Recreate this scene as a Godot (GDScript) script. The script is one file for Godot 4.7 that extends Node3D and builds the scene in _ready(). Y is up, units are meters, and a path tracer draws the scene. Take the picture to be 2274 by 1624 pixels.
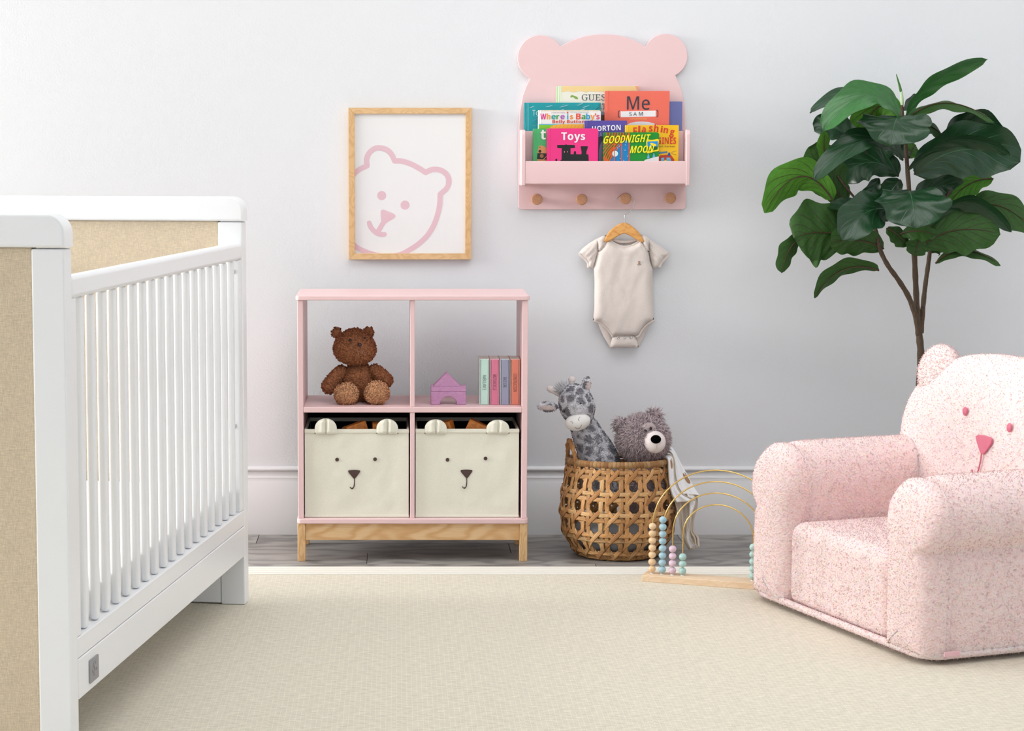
extends Node3D
# A nursery corner: crib, picture, wall book shelf, bookcase, basket of plush toys, plush armchair, fig tree.
# The scene is laid out in metres: x right, y up, z out of the back wall; the back wall's face is z = 0.

const FOCAL := 4544.0          # focal length in pixels of the 2274 x 1624 frame
const AXIS := Vector2(880, 812)  # where the optical axis meets the frame
const EYE := Vector3(0, 1.115, 5.905)
const TILT := 0.10459          # the camera looks down by 6 degrees

var MAT := {}
var rng := RandomNumberGenerator.new()

func _ready() -> void:
	rng.seed = 7
	make_camera_and_light()
	make_materials()
	make_room()
	make_rug()
	make_crib()
	make_bookcase()
	make_bookcase_contents()
	make_picture()
	make_wall_shelf()
	make_shelf_books()
	make_bodysuit()
	make_basket()
	make_plush_toys()
	make_blanket()
	make_abacus()
	make_plant()
	make_armchair()

func make_camera_and_light() -> void:
	var cam := Camera3D.new()
	cam.name = "camera"
	cam.projection = Camera3D.PROJECTION_FRUSTUM
	cam.keep_aspect = Camera3D.KEEP_HEIGHT
	cam.near = 0.1
	cam.far = 60.0
	cam.size = 0.1 * 1624.0 / FOCAL
	cam.frustum_offset = Vector2((1137.0 - AXIS.x) * 0.1 / FOCAL, (AXIS.y - 812.0) * 0.1 / FOCAL)
	add_child(cam)
	cam.position = EYE
	cam.rotation = Vector3(-TILT, 0, 0)
	cam.current = true

	var env := Environment.new()
	var sky := Sky.new()
	var sm := ProceduralSkyMaterial.new()
	sm.sky_top_color = Color(0.55, 0.68, 0.88)
	sm.sky_horizon_color = Color(0.86, 0.9, 0.95)
	sm.ground_bottom_color = Color(0.5, 0.5, 0.48)
	sm.ground_horizon_color = Color(0.8, 0.82, 0.82)
	sky.sky_material = sm
	env.background_mode = Environment.BG_SKY
	env.sky = sky
	env.tonemap_mode = Environment.TONE_MAPPER_LINEAR
	env.tonemap_exposure = 0.465
	env.sdfgi_enabled = true
	env.ssao_enabled = true
	env.ssil_enabled = true
	var we := WorldEnvironment.new()
	we.name = "world_environment"
	we.environment = env
	add_child(we)

	# out of view at left, placed to light the wall, rug edge and chair
	area_light("unseen_left_narrow_light", Vector3(-6.4, 2.1, 0.55), Vector3(1, -0.03, 0), Vector2(0.75, 1.1), Color(1.0, 0.995, 0.98), 57.0)
	area_light("unseen_left_wide_light", Vector3(-6.4, 2.1, 2.05), Vector3(1, -0.03, 0), Vector2(1.9, 1.1), Color(1.0, 0.995, 0.985), 39.0)
	# unseen light behind the camera, placed to light the faces turned towards it
	area_light("unseen_front_light", Vector3(-1.1, 1.65, 7.25), Vector3(0, 0, -1), Vector2(6.2, 1.9), Color(0.9, 0.955, 1.0), 6.8)
	# unseen ceiling lamp, placed to light the wall and chair from above
	area_light("unseen_ceiling_lamp", Vector3(0.9, 2.83, 1.7), Vector3(0, -1, 0), Vector2(2.4, 1.6), Color(0.98, 0.99, 1.0), 5.5)

func area_light(called: String, at: Vector3, towards: Vector3, size: Vector2, color: Color, energy: float) -> void:
	var l := AreaLight3D.new()
	l.name = called
	l.area_size = size
	l.light_color = color
	l.light_energy = energy
	l.area_range = 20.0
	l.area_attenuation = 2.0
	l.shadow_enabled = true
	add_child(l)
	var up := Vector3.UP if absf(towards.normalized().y) < 0.9 else Vector3(0, 0, -1)
	l.look_at_from_position(at, at + towards, up)

# ------------------------------------------------------------------ measuring
func ray(px: float, py: float) -> Vector3:
	var u := (px - AXIS.x) / FOCAL
	var v := (py - AXIS.y) / FOCAL
	return Vector3(u, -sin(TILT) - v * cos(TILT), -cos(TILT) + v * sin(TILT))

func on_z(px: float, py: float, z: float) -> Vector3:
	var r := ray(px, py)
	return EYE + r * ((z - EYE.z) / r.z)

func on_y(px: float, py: float, y: float) -> Vector3:
	var r := ray(px, py)
	return EYE + r * ((y - EYE.y) / r.y)

func flat(px: float, py: float, z: float) -> Vector2:
	var p := on_z(px, py, z)
	return Vector2(p.x, p.y)

func flats(pts: Array, z: float, ox := 0.0, oy := 0.0, s := 1.0) -> PackedVector2Array:
	var out := PackedVector2Array()
	for p in pts:
		out.append(flat(ox + p.x / s, oy + p.y / s, z))
	return out

# ------------------------------------------------------------------ nodes
var used := {}

func numbered(called: String) -> String:
	if not used.has(called):
		used[called] = 0
		return called
	used[called] += 1
	return "%s_%03d" % [called, used[called]]

func tag(o: Node3D, label: String, category: String, group := "") -> void:
	o.set_meta("label", label)
	o.set_meta("category", category)
	if group:
		o.set_meta("group", group)

func thing(called: String, label: String, category: String, xf: Transform3D, group := "") -> Node3D:
	var o := Node3D.new()
	o.name = numbered(called)
	add_child(o, true)
	o.transform = xf
	tag(o, label, category, group)
	return o

func at(p: Vector3) -> Transform3D:
	return Transform3D(Basis(), p)

# commits world-space geometry as one mesh under a parent, in the parent's own axes
func part(parent: Node3D, called: String, mb: MB, mat: Material, label := "") -> MeshInstance3D:
	var o := MeshInstance3D.new()
	o.name = called
	var xf := Transform3D()
	var q: Node = parent
	while q != self and q is Node3D:
		xf = q.transform * xf
		q = q.get_parent()
	o.mesh = mb.mesh(xf.affine_inverse())
	o.material_override = mat
	o.cast_shadow = GeometryInstance3D.SHADOW_CASTING_SETTING_ON
	parent.add_child(o, true)
	if label:
		o.set_meta("label", label)
	return o

func struct(called: String, mb: MB, mat: Material, origin := Vector3.ZERO) -> MeshInstance3D:
	var o := MeshInstance3D.new()
	o.name = called
	o.position = origin
	o.mesh = mb.mesh(Transform3D(Basis(), -origin))
	o.material_override = mat
	add_child(o, true)
	o.set_meta("kind", "structure")
	return o

# ------------------------------------------------------------------ mesh building
class MB:
	var v := PackedVector3Array()
	var n := PackedVector3Array()
	var t := PackedVector2Array()
	var c := PackedColorArray()
	var ix := PackedInt32Array()
	var col := Color(1, 1, 1)
	var m := Transform3D()

	func paint(srgb: Color) -> void:
		col = srgb.srgb_to_linear()

	func add(p: Vector3, nn: Vector3, uv := Vector2.ZERO) -> int:
		v.append(m * p)
		n.append((m.basis * nn).normalized())
		t.append(uv)
		c.append(col)
		return v.size() - 1

	func tri(a: int, b: int, d: int) -> void:      # counter-clockwise seen from outside
		ix.append(a)
		ix.append(d)
		ix.append(b)

	func quad(a: int, b: int, d: int, e: int) -> void:
		tri(a, b, d)
		tri(a, d, e)

	func mesh(inv: Transform3D) -> ArrayMesh:
		var arr := []
		arr.resize(Mesh.ARRAY_MAX)
		var vv := PackedVector3Array()
		vv.resize(v.size())
		var nn := PackedVector3Array()
		nn.resize(v.size())
		for i in v.size():
			vv[i] = inv * v[i]
			nn[i] = (inv.basis * n[i]).normalized()
		arr[Mesh.ARRAY_VERTEX] = vv
		arr[Mesh.ARRAY_NORMAL] = nn
		arr[Mesh.ARRAY_TEX_UV] = t
		arr[Mesh.ARRAY_COLOR] = c
		arr[Mesh.ARRAY_INDEX] = ix
		var a := ArrayMesh.new()
		a.add_surface_from_arrays(Mesh.PRIMITIVE_TRIANGLES, arr)
		return a

	# smooth-shaded triangles (counter-clockwise)
	func surf(ps: PackedVector3Array, f: PackedInt32Array, uvs := PackedVector2Array(), cols := PackedColorArray()) -> void:
		var nn := PackedVector3Array()
		nn.resize(ps.size())
		for k in range(0, f.size(), 3):
			var w := (ps[f[k + 1]] - ps[f[k]]).cross(ps[f[k + 2]] - ps[f[k]])
			nn[f[k]] += w
			nn[f[k + 1]] += w
			nn[f[k + 2]] += w
		var base := v.size()
		var keep := col
		for i in ps.size():
			if cols.size():
				col = cols[i]
			add(ps[i], nn[i] if nn[i].length_squared() > 1e-24 else Vector3.UP, uvs[i] if uvs.size() else Vector2.ZERO)
		col = keep
		for k in range(0, f.size(), 3):
			tri(base + f[k], base + f[k + 1], base + f[k + 2])

	# a sheet of (nu + 1) x (nv + 1) points; fn(u, v) with u, v in 0..1; du x dv points outward
	func grid(nu: int, nv: int, fn: Callable, wrap_u := false, cf = null) -> void:
		var ps := PackedVector3Array()
		var uvs := PackedVector2Array()
		var cols := PackedColorArray()
		var cu := nu if wrap_u else nu + 1
		for j in nv + 1:
			for i in cu:
				var a := float(i) / nu
				var b := float(j) / nv
				ps.append(fn.call(a, b))
				uvs.append(Vector2(a, b))
				if cf != null:
					cols.append(cf.call(a, b))
		var f := PackedInt32Array()
		for j in nv:
			for i in nu:
				var p := j * cu + i
				var q := j * cu + (i + 1) % cu
				f.append_array([p, q, q + cu, p, q + cu, p + cu])
		surf(ps, f, uvs, cols)

	func rbox(at: Vector3, size: Vector3, r := 0.003, fine := true, bas := Basis()) -> void:
		var keep := m
		m = m * Transform3D(bas, at)
		var h := size / 2
		r = minf(r, minf(h.x, minf(h.y, h.z)) * 0.999)
		for axis in 3:
			var ua := (axis + 1) % 3
			var va := (axis + 2) % 3
			for s in [-1.0, 1.0]:
				var cu := _steps(h[ua], r, fine)
				var cv := _steps(h[va], r, fine)
				var base := v.size()
				for b in cv:
					for a in cu:
						var q := Vector3.ZERO
						q[axis] = s * h[axis]
						q[ua] = a
						q[va] = b
						var inner := Vector3(clampf(q.x, -h.x + r, h.x - r), clampf(q.y, -h.y + r, h.y - r), clampf(q.z, -h.z + r, h.z - r))
						var d := (q - inner).normalized()
						add(inner + d * r, d, Vector2(a, b))
				var w := cu.size()
				for j in cv.size() - 1:
					for i in w - 1:
						var p := base + j * w + i
						if s > 0:
							quad(p, p + 1, p + w + 1, p + w)
						else:
							quad(p, p + w, p + w + 1, p + 1)
		m = keep

	static func _steps(h: float, r: float, fine: bool) -> PackedFloat32Array:
		if fine:
			return PackedFloat32Array([-h, -h + r * 0.586, -h + r, h - r, h - r * 0.586, h])
		return PackedFloat32Array([-h, -h + r, h - r, h])

	static func area(poly: PackedVector2Array) -> float:
		var s := 0.0
		for i in poly.size():
			s += poly[i].cross(poly[(i + 1) % poly.size()])
		return s / 2

	# a plate cut along a polygon in x, y, from z0 to z1, with rounded front and back edges
	func slab(outline: PackedVector2Array, z0: float, z1: float, b := 0.0, back := true) -> void:
		var poly := outline.duplicate()
		if area(poly) < 0:
			poly.reverse()
		var k := poly.size()
		var nout := PackedVector2Array()
		var miter := PackedVector2Array()
		for i in k:
			var e := poly[(i + 1) % k] - poly[i]
			nout.append(Vector2(e.y, -e.x).normalized())
		for i in k:
			var n1 := nout[(i + k - 1) % k]
			var n2 := nout[i]
			miter.append((n1 + n2) / maxf(0.35, 1.0 + n1.dot(n2)))
		var rings := [[0.0, z0, 0.0], [0.0, z1, 0.0]]
		if b > 0.0:
			rings = [[b, z0, -1.0], [b * 0.293, z0 + b * 0.293, -0.707], [0.0, z0 + b, 0.0], [0.0, z1 - b, 0.0], [b * 0.293, z1 - b * 0.293, 0.707], [b, z1, 1.0]]
			if not back:
				rings = [[0.0, z0, 0.0]] + rings.slice(3)
		for i in k:
			var j := (i + 1) % k
			var na := nout[i]
			var nb := nout[i]
			var pa := nout[(i + k - 1) % k]
			var pb := nout[j]
			if pa.dot(na) > 0.7:
				na = (pa + na).normalized()
			if pb.dot(nb) > 0.7:
				nb = (pb + nb).normalized()
			var base := v.size()
			for r in rings:
				var cz: float = r[2]
				var cs := sqrt(maxf(0.0, 1.0 - cz * cz))
				var a := poly[i] - miter[i] * float(r[0])
				var d := poly[j] - miter[j] * float(r[0])
				add(Vector3(a.x, a.y, r[1]), Vector3(na.x * cs, na.y * cs, cz), a)
				add(Vector3(d.x, d.y, r[1]), Vector3(nb.x * cs, nb.y * cs, cz), d)
			for r in rings.size() - 1:
				var p := base + r * 2
				quad(p, p + 1, p + 3, p + 2)
		for side in 2:
			if side == 0 and not back:
				continue
			var ins := b if b > 0.0 else 0.0
			var q := PackedVector2Array()
			for i in k:
				q.append(poly[i] - miter[i] * ins)
			cap(q, z1 if side else z0, side == 1)

	func cap(q: PackedVector2Array, z: float, front: bool) -> void:
		var f := Geometry2D.triangulate_polygon(q)
		var base := v.size()
		for p in q:
			add(Vector3(p.x, p.y, z), Vector3(0, 0, 1 if front else -1), p)
		for i in range(0, f.size(), 3):
			var ccw := (q[f[i + 1]] - q[f[i]]).cross(q[f[i + 2]] - q[f[i]]) > 0
			if ccw == front:
				tri(base + f[i], base + f[i + 1], base + f[i + 2])
			else:
				tri(base + f[i], base + f[i + 2], base + f[i + 1])

	# profile of (radius, height) from bottom to top, turned round the y axis at a point
	func lathe(at: Vector3, profile: PackedVector2Array, segs := 32, bas := Basis()) -> void:
		var keep := m
		m = m * Transform3D(bas, at)
		var k := profile.size()
		grid(segs, k - 1, func(a: float, b: float):
			var p := profile[roundi(b * (k - 1))]
			return Vector3(p.x * sin(a * TAU), p.y, p.x * cos(a * TAU)), true)
		m = keep

	func tube(pts: PackedVector3Array, rad, sides := 10, closed := false, squash := 1.0, first := Vector3.ZERO) -> void:
		var k := pts.size()
		var up := first
		var ps := PackedVector3Array()
		var uvs := PackedVector2Array()
		var along := 0.0
		for i in k:
			var p0 := pts[(i + k - 1) % k] if closed or i > 0 else pts[i]
			var p1 := pts[(i + 1) % k] if closed or i < k - 1 else pts[i]
			var d := (p1 - p0).normalized()
			if up == Vector3.ZERO:
				up = Vector3.UP if absf(d.y) < 0.9 else Vector3.RIGHT
			up = (up - d * up.dot(d)).normalized()
			var side := d.cross(up)
			if i > 0:
				along += pts[i].distance_to(pts[i - 1])
			var r: float = rad if rad is float else rad[i]
			for s in sides:
				var a := TAU * s / sides
				ps.append(pts[i] + (side * cos(a) + up * sin(a) * squash) * r)
				uvs.append(Vector2(along, float(s) / sides))
		var f := PackedInt32Array()
		for i in (k if closed else k - 1):
			var j := (i + 1) % k
			for s in sides:
				var s2 := (s + 1) % sides
				f.append_array([i * sides + s, j * sides + s2, i * sides + s2, i * sides + s, j * sides + s, j * sides + s2])
		if not closed:
			for e in 2:
				var o := 0 if e == 0 else (k - 1) * sides
				var mid := ps.size()
				var tip := pts[0 if e == 0 else k - 1]
				ps.append(tip)
				uvs.append(Vector2(0 if e == 0 else along, 0.5))
				for s in sides:
					var s2 := (s + 1) % sides
					if e == 0:
						f.append_array([mid, o + s, o + s2])
					else:
						f.append_array([mid, o + s2, o + s])
		surf(ps, f, uvs)

	# a flat strand with rounded edges along points; outs are the directions its face looks
	func strand(pts: PackedVector3Array, outs: PackedVector3Array, w: float, th: float, closed := false) -> void:
		var k := pts.size()
		var prof := [Vector2(-1, 0), Vector2(-0.72, 0.8), Vector2(0, 1), Vector2(0.72, 0.8), Vector2(1, 0), Vector2(0, -0.8)]
		var s := prof.size()
		var ps := PackedVector3Array()
		var uvs := PackedVector2Array()
		var along := 0.0
		for i in k:
			var p0 := pts[(i + k - 1) % k] if closed or i > 0 else pts[i]
			var p1 := pts[(i + 1) % k] if closed or i < k - 1 else pts[i]
			var side := (p1 - p0).cross(outs[i]).normalized()
			var up := side.cross(p1 - p0).normalized()
			if i > 0:
				along += pts[i].distance_to(pts[i - 1])
			for q in prof:
				ps.append(pts[i] + side * q.x * w + up * q.y * th)
				uvs.append(Vector2(along, 0.5 + q.x * w))
		var f := PackedInt32Array()
		for i in (k if closed else k - 1):
			var j := (i + 1) % k
			for a in s:
				var b := (a + 1) % s
				f.append_array([i * s + a, i * s + b, j * s + b, i * s + a, j * s + b, j * s + a])
		surf(ps, f, uvs)

	# a ball stretched to radii; fn(direction) may return a factor for each direction
	func blob(at: Vector3, radii: Vector3, nu := 24, nv := 16, bas := Basis(), fn = null) -> void:
		var keep := m
		m = m * Transform3D(bas, at)
		grid(nu, nv, func(a: float, b: float):
			var th := (b - 0.5) * PI
			var d := Vector3(cos(th) * sin(a * TAU), sin(th), cos(th) * cos(a * TAU))
			var k: float = fn.call(d) if fn != null else 1.0
			return d * radii * k, true)
		m = keep

	# tufts standing on the triangles built so far
	func fur(per_m2: float, length: float, width: float, lean: float, seed_: int, shade := 0.12, cf = null, low := 0.0, comb := Vector3.ZERO, stub := false) -> void:
		var r := RandomNumberGenerator.new()
		r.seed = seed_
		var count := ix.size() / 3
		var inv := m
		m = Transform3D()
		var keep := col
		for k in count:
			var a := ix[k * 3]
			var b := ix[k * 3 + 2]
			var d := ix[k * 3 + 1]
			var pa := v[a]
			var pb := v[b]
			var pd := v[d]
			var want := (pb - pa).cross(pd - pa).length() * 0.5 * per_m2
			var num := int(want)
			if r.randf() < want - num:
				num += 1
			for q in num:
				var x := r.randf()
				var y := r.randf()
				if x + y > 1.0:
					x = 1.0 - x
					y = 1.0 - y
				var nn := (n[a] * (1 - x - y) + n[b] * x + n[d] * y).normalized()
				var p := pa + (pb - pa) * x + (pd - pa) * y
				var cc: Color = cf.call(p) if cf != null else c[a]
				var g := 1.0 + r.randf_range(-shade, shade)
				cc = Color(cc.r * g, cc.g * g, cc.b * g)
				var rv := Vector3(r.randf_range(-1, 1), r.randf_range(-1, 1), r.randf_range(-1, 1))
				var dir := (nn + rv * lean + comb).normalized()
				var tip := (dir + Vector3(r.randf_range(-1, 1), r.randf_range(-1, 1), r.randf_range(-1, 1)) * lean + comb).normalized()
				var ln := length * r.randf_range(0.7, 1.25)
				var e1 := dir.cross(rv).normalized()
				if e1 == Vector3.ZERO:
					continue
				var e2 := dir.cross(e1)
				var base := v.size()
				col = Color(cc.r * (1 - low), cc.g * (1 - low), cc.b * (1 - low))
				var o := p - nn * ln * 0.15
				for s in 3:
					var rd := e1 * cos(s * 2.0944) + e2 * sin(s * 2.0944)
					add(o + rd * width, nn * 0.9 + rd * 0.5)
				col = cc
				if stub:
					# a short blunt curl of fleece
					var top := o + (dir + tip * 0.5).normalized() * ln
					for s in 3:
						var rd := e1 * cos(s * 2.0944 + 0.7) + e2 * sin(s * 2.0944 + 0.7)
						add(top + rd * width * 0.75 - nn * ln * 0.25, nn + rd * 0.55)
					add(top, nn * 1.2 + tip * 0.4)
					for s in 3:
						var s2 := (s + 1) % 3
						quad(base + s, base + s2, base + 3 + s2, base + 3 + s)
						tri(base + 3 + s, base + 3 + s2, base + 6)
					continue
				var md := o + dir * ln * 0.6
				for s in 3:
					var rd := e1 * cos(s * 2.0944) + e2 * sin(s * 2.0944)
					add(md + rd * width * 0.85, nn * 0.7 + rd * 0.7)
				add(md + tip * ln * 0.5, nn * 0.5 + tip)
				for s in 3:
					var s2 := (s + 1) % 3
					quad(base + s, base + s2, base + 3 + s2, base + 3 + s)
					tri(base + 3 + s, base + 3 + s2, base + 6)
		m = inv
		col = keep

	# a puffed shape over a polygon in x, y: height(point, distance to edge) gives the front, sunk gives the back
	func pillow(outline: PackedVector2Array, z: float, step: float, height: Callable, back_z: float) -> void:
		var poly := outline.duplicate()
		if area(poly) < 0:
			poly.reverse()
		var edge := PackedVector2Array()
		for i in poly.size():
			var a := poly[i]
			var b := poly[(i + 1) % poly.size()]
			var k := maxi(1, roundi(a.distance_to(b) / step))
			for q in k:
				edge.append(a.lerp(b, float(q) / k))
		var pts := edge.duplicate()
		var lo := poly[0]
		var hi := poly[0]
		for p in poly:
			lo = lo.min(p)
			hi = hi.max(p)
		var row := 0
		var y := lo.y
		while y < hi.y:
			var x := lo.x + (step * 0.5 if row % 2 else 0.0)
			while x < hi.x:
				var p := Vector2(x, y)
				if Geometry2D.is_point_in_polygon(p, poly) and _far(p, poly) > step * 0.55:
					pts.append(p)
				x += step
			y += step * 0.866
			row += 1
		var f := Geometry2D.triangulate_delaunay(pts)
		var ps := PackedVector3Array()
		var fi := PackedInt32Array()
		for i in pts.size():
			var p := pts[i]
			var d := _far(p, poly) if i >= edge.size() else 0.0
			ps.append(Vector3(p.x, p.y, z + float(height.call(p, d))))
		for i in range(0, f.size(), 3):
			var a := pts[f[i]]
			var b := pts[f[i + 1]]
			var d := pts[f[i + 2]]
			if not Geometry2D.is_point_in_polygon((a + b + d) / 3.0, poly):
				continue
			if (b - a).cross(d - a) > 0:
				fi.append_array([f[i], f[i + 1], f[i + 2]])
			else:
				fi.append_array([f[i], f[i + 2], f[i + 1]])
		var k2 := pts.size()
		for i in pts.size():
			var p := pts[i]
			ps.append(Vector3(p.x, p.y, ps[i].z if i < edge.size() else minf(back_z, ps[i].z - 0.0008)))
		var half := fi.size()
		for i in range(0, half, 3):
			fi.append_array([k2 + fi[i], k2 + fi[i + 2], k2 + fi[i + 1]])
		var uvs := PackedVector2Array()
		for p in ps:
			uvs.append(Vector2(p.x, p.y))
		surf(ps, fi, uvs)

	static func _far(p: Vector2, poly: PackedVector2Array) -> float:
		var best := 1e9
		for i in poly.size():
			best = minf(best, p.distance_squared_to(Geometry2D.get_closest_point_to_segment(p, poly[i], poly[(i + 1) % poly.size()])))
		return sqrt(best)

	# lettering: fitted by its width (and height if given), its face towards +z
	func text(s: String, font: Font, at: Vector3, width: float, height := 0.0, depth := 0.0004, bas := Basis()) -> void:
		var tm := TextMesh.new()
		tm.text = s
		tm.font = font
		tm.font_size = 48
		tm.pixel_size = 0.01
		tm.depth = 0.02
		tm.curve_step = 1.0
		var arr := tm.get_mesh_arrays()
		var vs: PackedVector3Array = arr[Mesh.ARRAY_VERTEX]
		var ns: PackedVector3Array = arr[Mesh.ARRAY_NORMAL]
		var id: PackedInt32Array = arr[Mesh.ARRAY_INDEX] if arr[Mesh.ARRAY_INDEX] != null else PackedInt32Array(range(vs.size()))
		if vs.is_empty():
			return
		var lo := vs[0]
		var hi := vs[0]
		for p in vs:
			lo = lo.min(p)
			hi = hi.max(p)
		var mid := (lo + hi) / 2
		var sx := width / maxf(1e-6, hi.x - lo.x)
		var sy := height / maxf(1e-6, hi.y - lo.y) if height > 0.0 else sx
		var base := v.size()
		for i in vs.size():
			var p := vs[i] - mid
			add(at + bas * Vector3(p.x * sx, p.y * sy, p.z * depth / 0.02), bas * ns[i])
		for i in id:
			ix.append(base + i)

# ------------------------------------------------------------------ flat figures
func circ(c: Vector2, r: float, k := 28, ry := 0.0) -> PackedVector2Array:
	var out := PackedVector2Array()
	for i in k:
		out.append(c + Vector2(cos(TAU * i / k) * r, sin(TAU * i / k) * (ry if ry > 0.0 else r)))
	return out

func rect(x0: float, y0: float, x1: float, y1: float) -> PackedVector2Array:
	return PackedVector2Array([Vector2(x0, y0), Vector2(x1, y0), Vector2(x1, y1), Vector2(x0, y1)])

func round_rect(x0: float, y0: float, x1: float, y1: float, r: Array, k := 5) -> PackedVector2Array:
	# corner radii: lower left, lower right, upper right, upper left
	var out := PackedVector2Array()
	var cs := [Vector2(x0, y0), Vector2(x1, y0), Vector2(x1, y1), Vector2(x0, y1)]
	var dirs := [Vector2(1, 1), Vector2(-1, 1), Vector2(-1, -1), Vector2(1, -1)]
	for i in 4:
		var rr: float = r[i]
		if rr <= 0.0:
			out.append(cs[i])
			continue
		var c: Vector2 = cs[i] + dirs[i] * rr
		for q in k + 1:
			var a := PI + i * PI / 2 + q * PI / 2 / k
			out.append(c + Vector2(cos(a), sin(a)) * rr)
	return out

func spline(pts: PackedVector2Array, sub := 6, closed := false) -> PackedVector2Array:
	var out := PackedVector2Array()
	var k := pts.size()
	for i in (k if closed else k - 1):
		var a := pts[(i + k - 1) % k] if closed or i > 0 else pts[0]
		var b := pts[i]
		var c := pts[(i + 1) % k]
		var d := pts[(i + 2) % k] if closed or i < k - 2 else pts[k - 1]
		for q in sub:
			out.append(b.cubic_interpolate(c, a, d, float(q) / sub))
	if not closed:
		out.append(pts[k - 1])
	return out

func spline3(pts: PackedVector3Array, sub := 6) -> PackedVector3Array:
	var out := PackedVector3Array()
	var k := pts.size()
	for i in k - 1:
		var a := pts[maxi(i - 1, 0)]
		var d := pts[mini(i + 2, k - 1)]
		for q in sub:
			out.append(pts[i].cubic_interpolate(pts[i + 1], a, d, float(q) / sub))
	out.append(pts[k - 1])
	return out

func stroke(pts: PackedVector2Array, w: float) -> PackedVector2Array:
	var scale := 1000.0
	var big := PackedVector2Array()
	for p in pts:
		big.append(p * scale)
	var got := Geometry2D.offset_polyline(big, w * scale / 2, Geometry2D.JOIN_ROUND, Geometry2D.END_ROUND)
	var out := PackedVector2Array()
	for p in got[0]:
		if out.is_empty() or out[out.size() - 1].distance_to(p / scale) > w * 0.03:
			out.append(p / scale)
	return out

# thin printed or stitched shapes lying on a face that looks towards +z
func ink(mb: MB, poly: PackedVector2Array, color: Color, z: float, th := 0.0004) -> void:
	mb.paint(color)
	mb.slab(poly, z, z + th, 0.0, false)

func clip(poly: PackedVector2Array, by: PackedVector2Array) -> Array:
	var s := 1000.0
	var a := PackedVector2Array()
	var b := PackedVector2Array()
	for p in poly:
		a.append(p * s)
	for p in by:
		b.append(p * s)
	var out := []
	for q in Geometry2D.intersect_polygons(a, b):
		var r := PackedVector2Array()
		for p in q:
			r.append(p / s)
		out.append(r)
	return out

func font(family: String, bold := false) -> SystemFont:
	var f := SystemFont.new()
	f.font_names = PackedStringArray([family])
	f.font_weight = 700 if bold else 400
	return f

# ------------------------------------------------------------------ materials
func mat(called: String, srgb: Color, rough := 0.6, tinted := false) -> StandardMaterial3D:
	var m := StandardMaterial3D.new()
	m.resource_name = called
	m.albedo_color = srgb
	m.roughness = rough
	m.vertex_color_use_as_albedo = tinted
	MAT[called] = m
	return m

func picture(w: int, h: int, fn: Callable) -> ImageTexture:
	var im := Image.create(w, h, false, Image.FORMAT_RGB8)
	for y in h:
		for x in w:
			im.set_pixel(x, y, fn.call(x, y))
	return ImageTexture.create_from_image(im)

func noise_tex(freq: float, seed_: int, oct := 4, size := 512) -> NoiseTexture2D:
	var n := FastNoiseLite.new()
	n.seed = seed_
	n.frequency = freq
	n.fractal_octaves = oct
	var t := NoiseTexture2D.new()
	t.width = size
	t.height = size
	t.seamless = true
	t.noise = n
	return t

func relief(m: StandardMaterial3D, t: Texture2D, cm: float) -> void:
	m.heightmap_enabled = true
	m.heightmap_texture = t
	m.heightmap_scale = cm

func triplanar(m: StandardMaterial3D, scale: Vector3, world := false) -> void:
	m.uv1_triplanar = true
	m.uv1_world_triplanar = world
	m.uv1_triplanar_sharpness = 8.0
	m.uv1_scale = scale

func wood(called: String, pale: Color, dark: Color, rings: float, amount: float, upright: bool, scale: float, seed_: int, rough := 0.5) -> StandardMaterial3D:
	var n := FastNoiseLite.new()
	n.seed = seed_
	n.frequency = 1.0
	n.fractal_octaves = 3
	var size := 320
	var t := picture(size, size, func(x: int, y: int):
		var u := float(x if not upright else y) / size
		var v := float(y if not upright else x) / size
		# crossfaded with its own shifted copies, so that the grain runs on without a seam
		var bend := 0.0
		var fine := 0.0
		for k in 4:
			var uu := u - (k % 2)
			var vv := v - (k / 2)
			var wt := (u if k % 2 else 1.0 - u) * (v if k / 2 else 1.0 - v)
			bend += wt * n.get_noise_2d(uu * 1.3, vv * 3.0)
			fine += wt * n.get_noise_2d(uu * 6.0 + 40.0, vv * 90.0)
		bend *= 1.3
		var ring := 0.5 + 0.5 * sin((v * rings + bend * rings * 0.35) * TAU)
		ring = pow(ring, 2.0)
		fine = 0.5 + 0.7 * fine
		return pale.lerp(dark, clampf(amount * (0.65 * ring + 0.5 * fine), 0.0, 1.0)))
	var m := mat(called, Color.WHITE, rough)
	m.albedo_texture = t
	triplanar(m, Vector3(scale, scale, scale))
	return m

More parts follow.
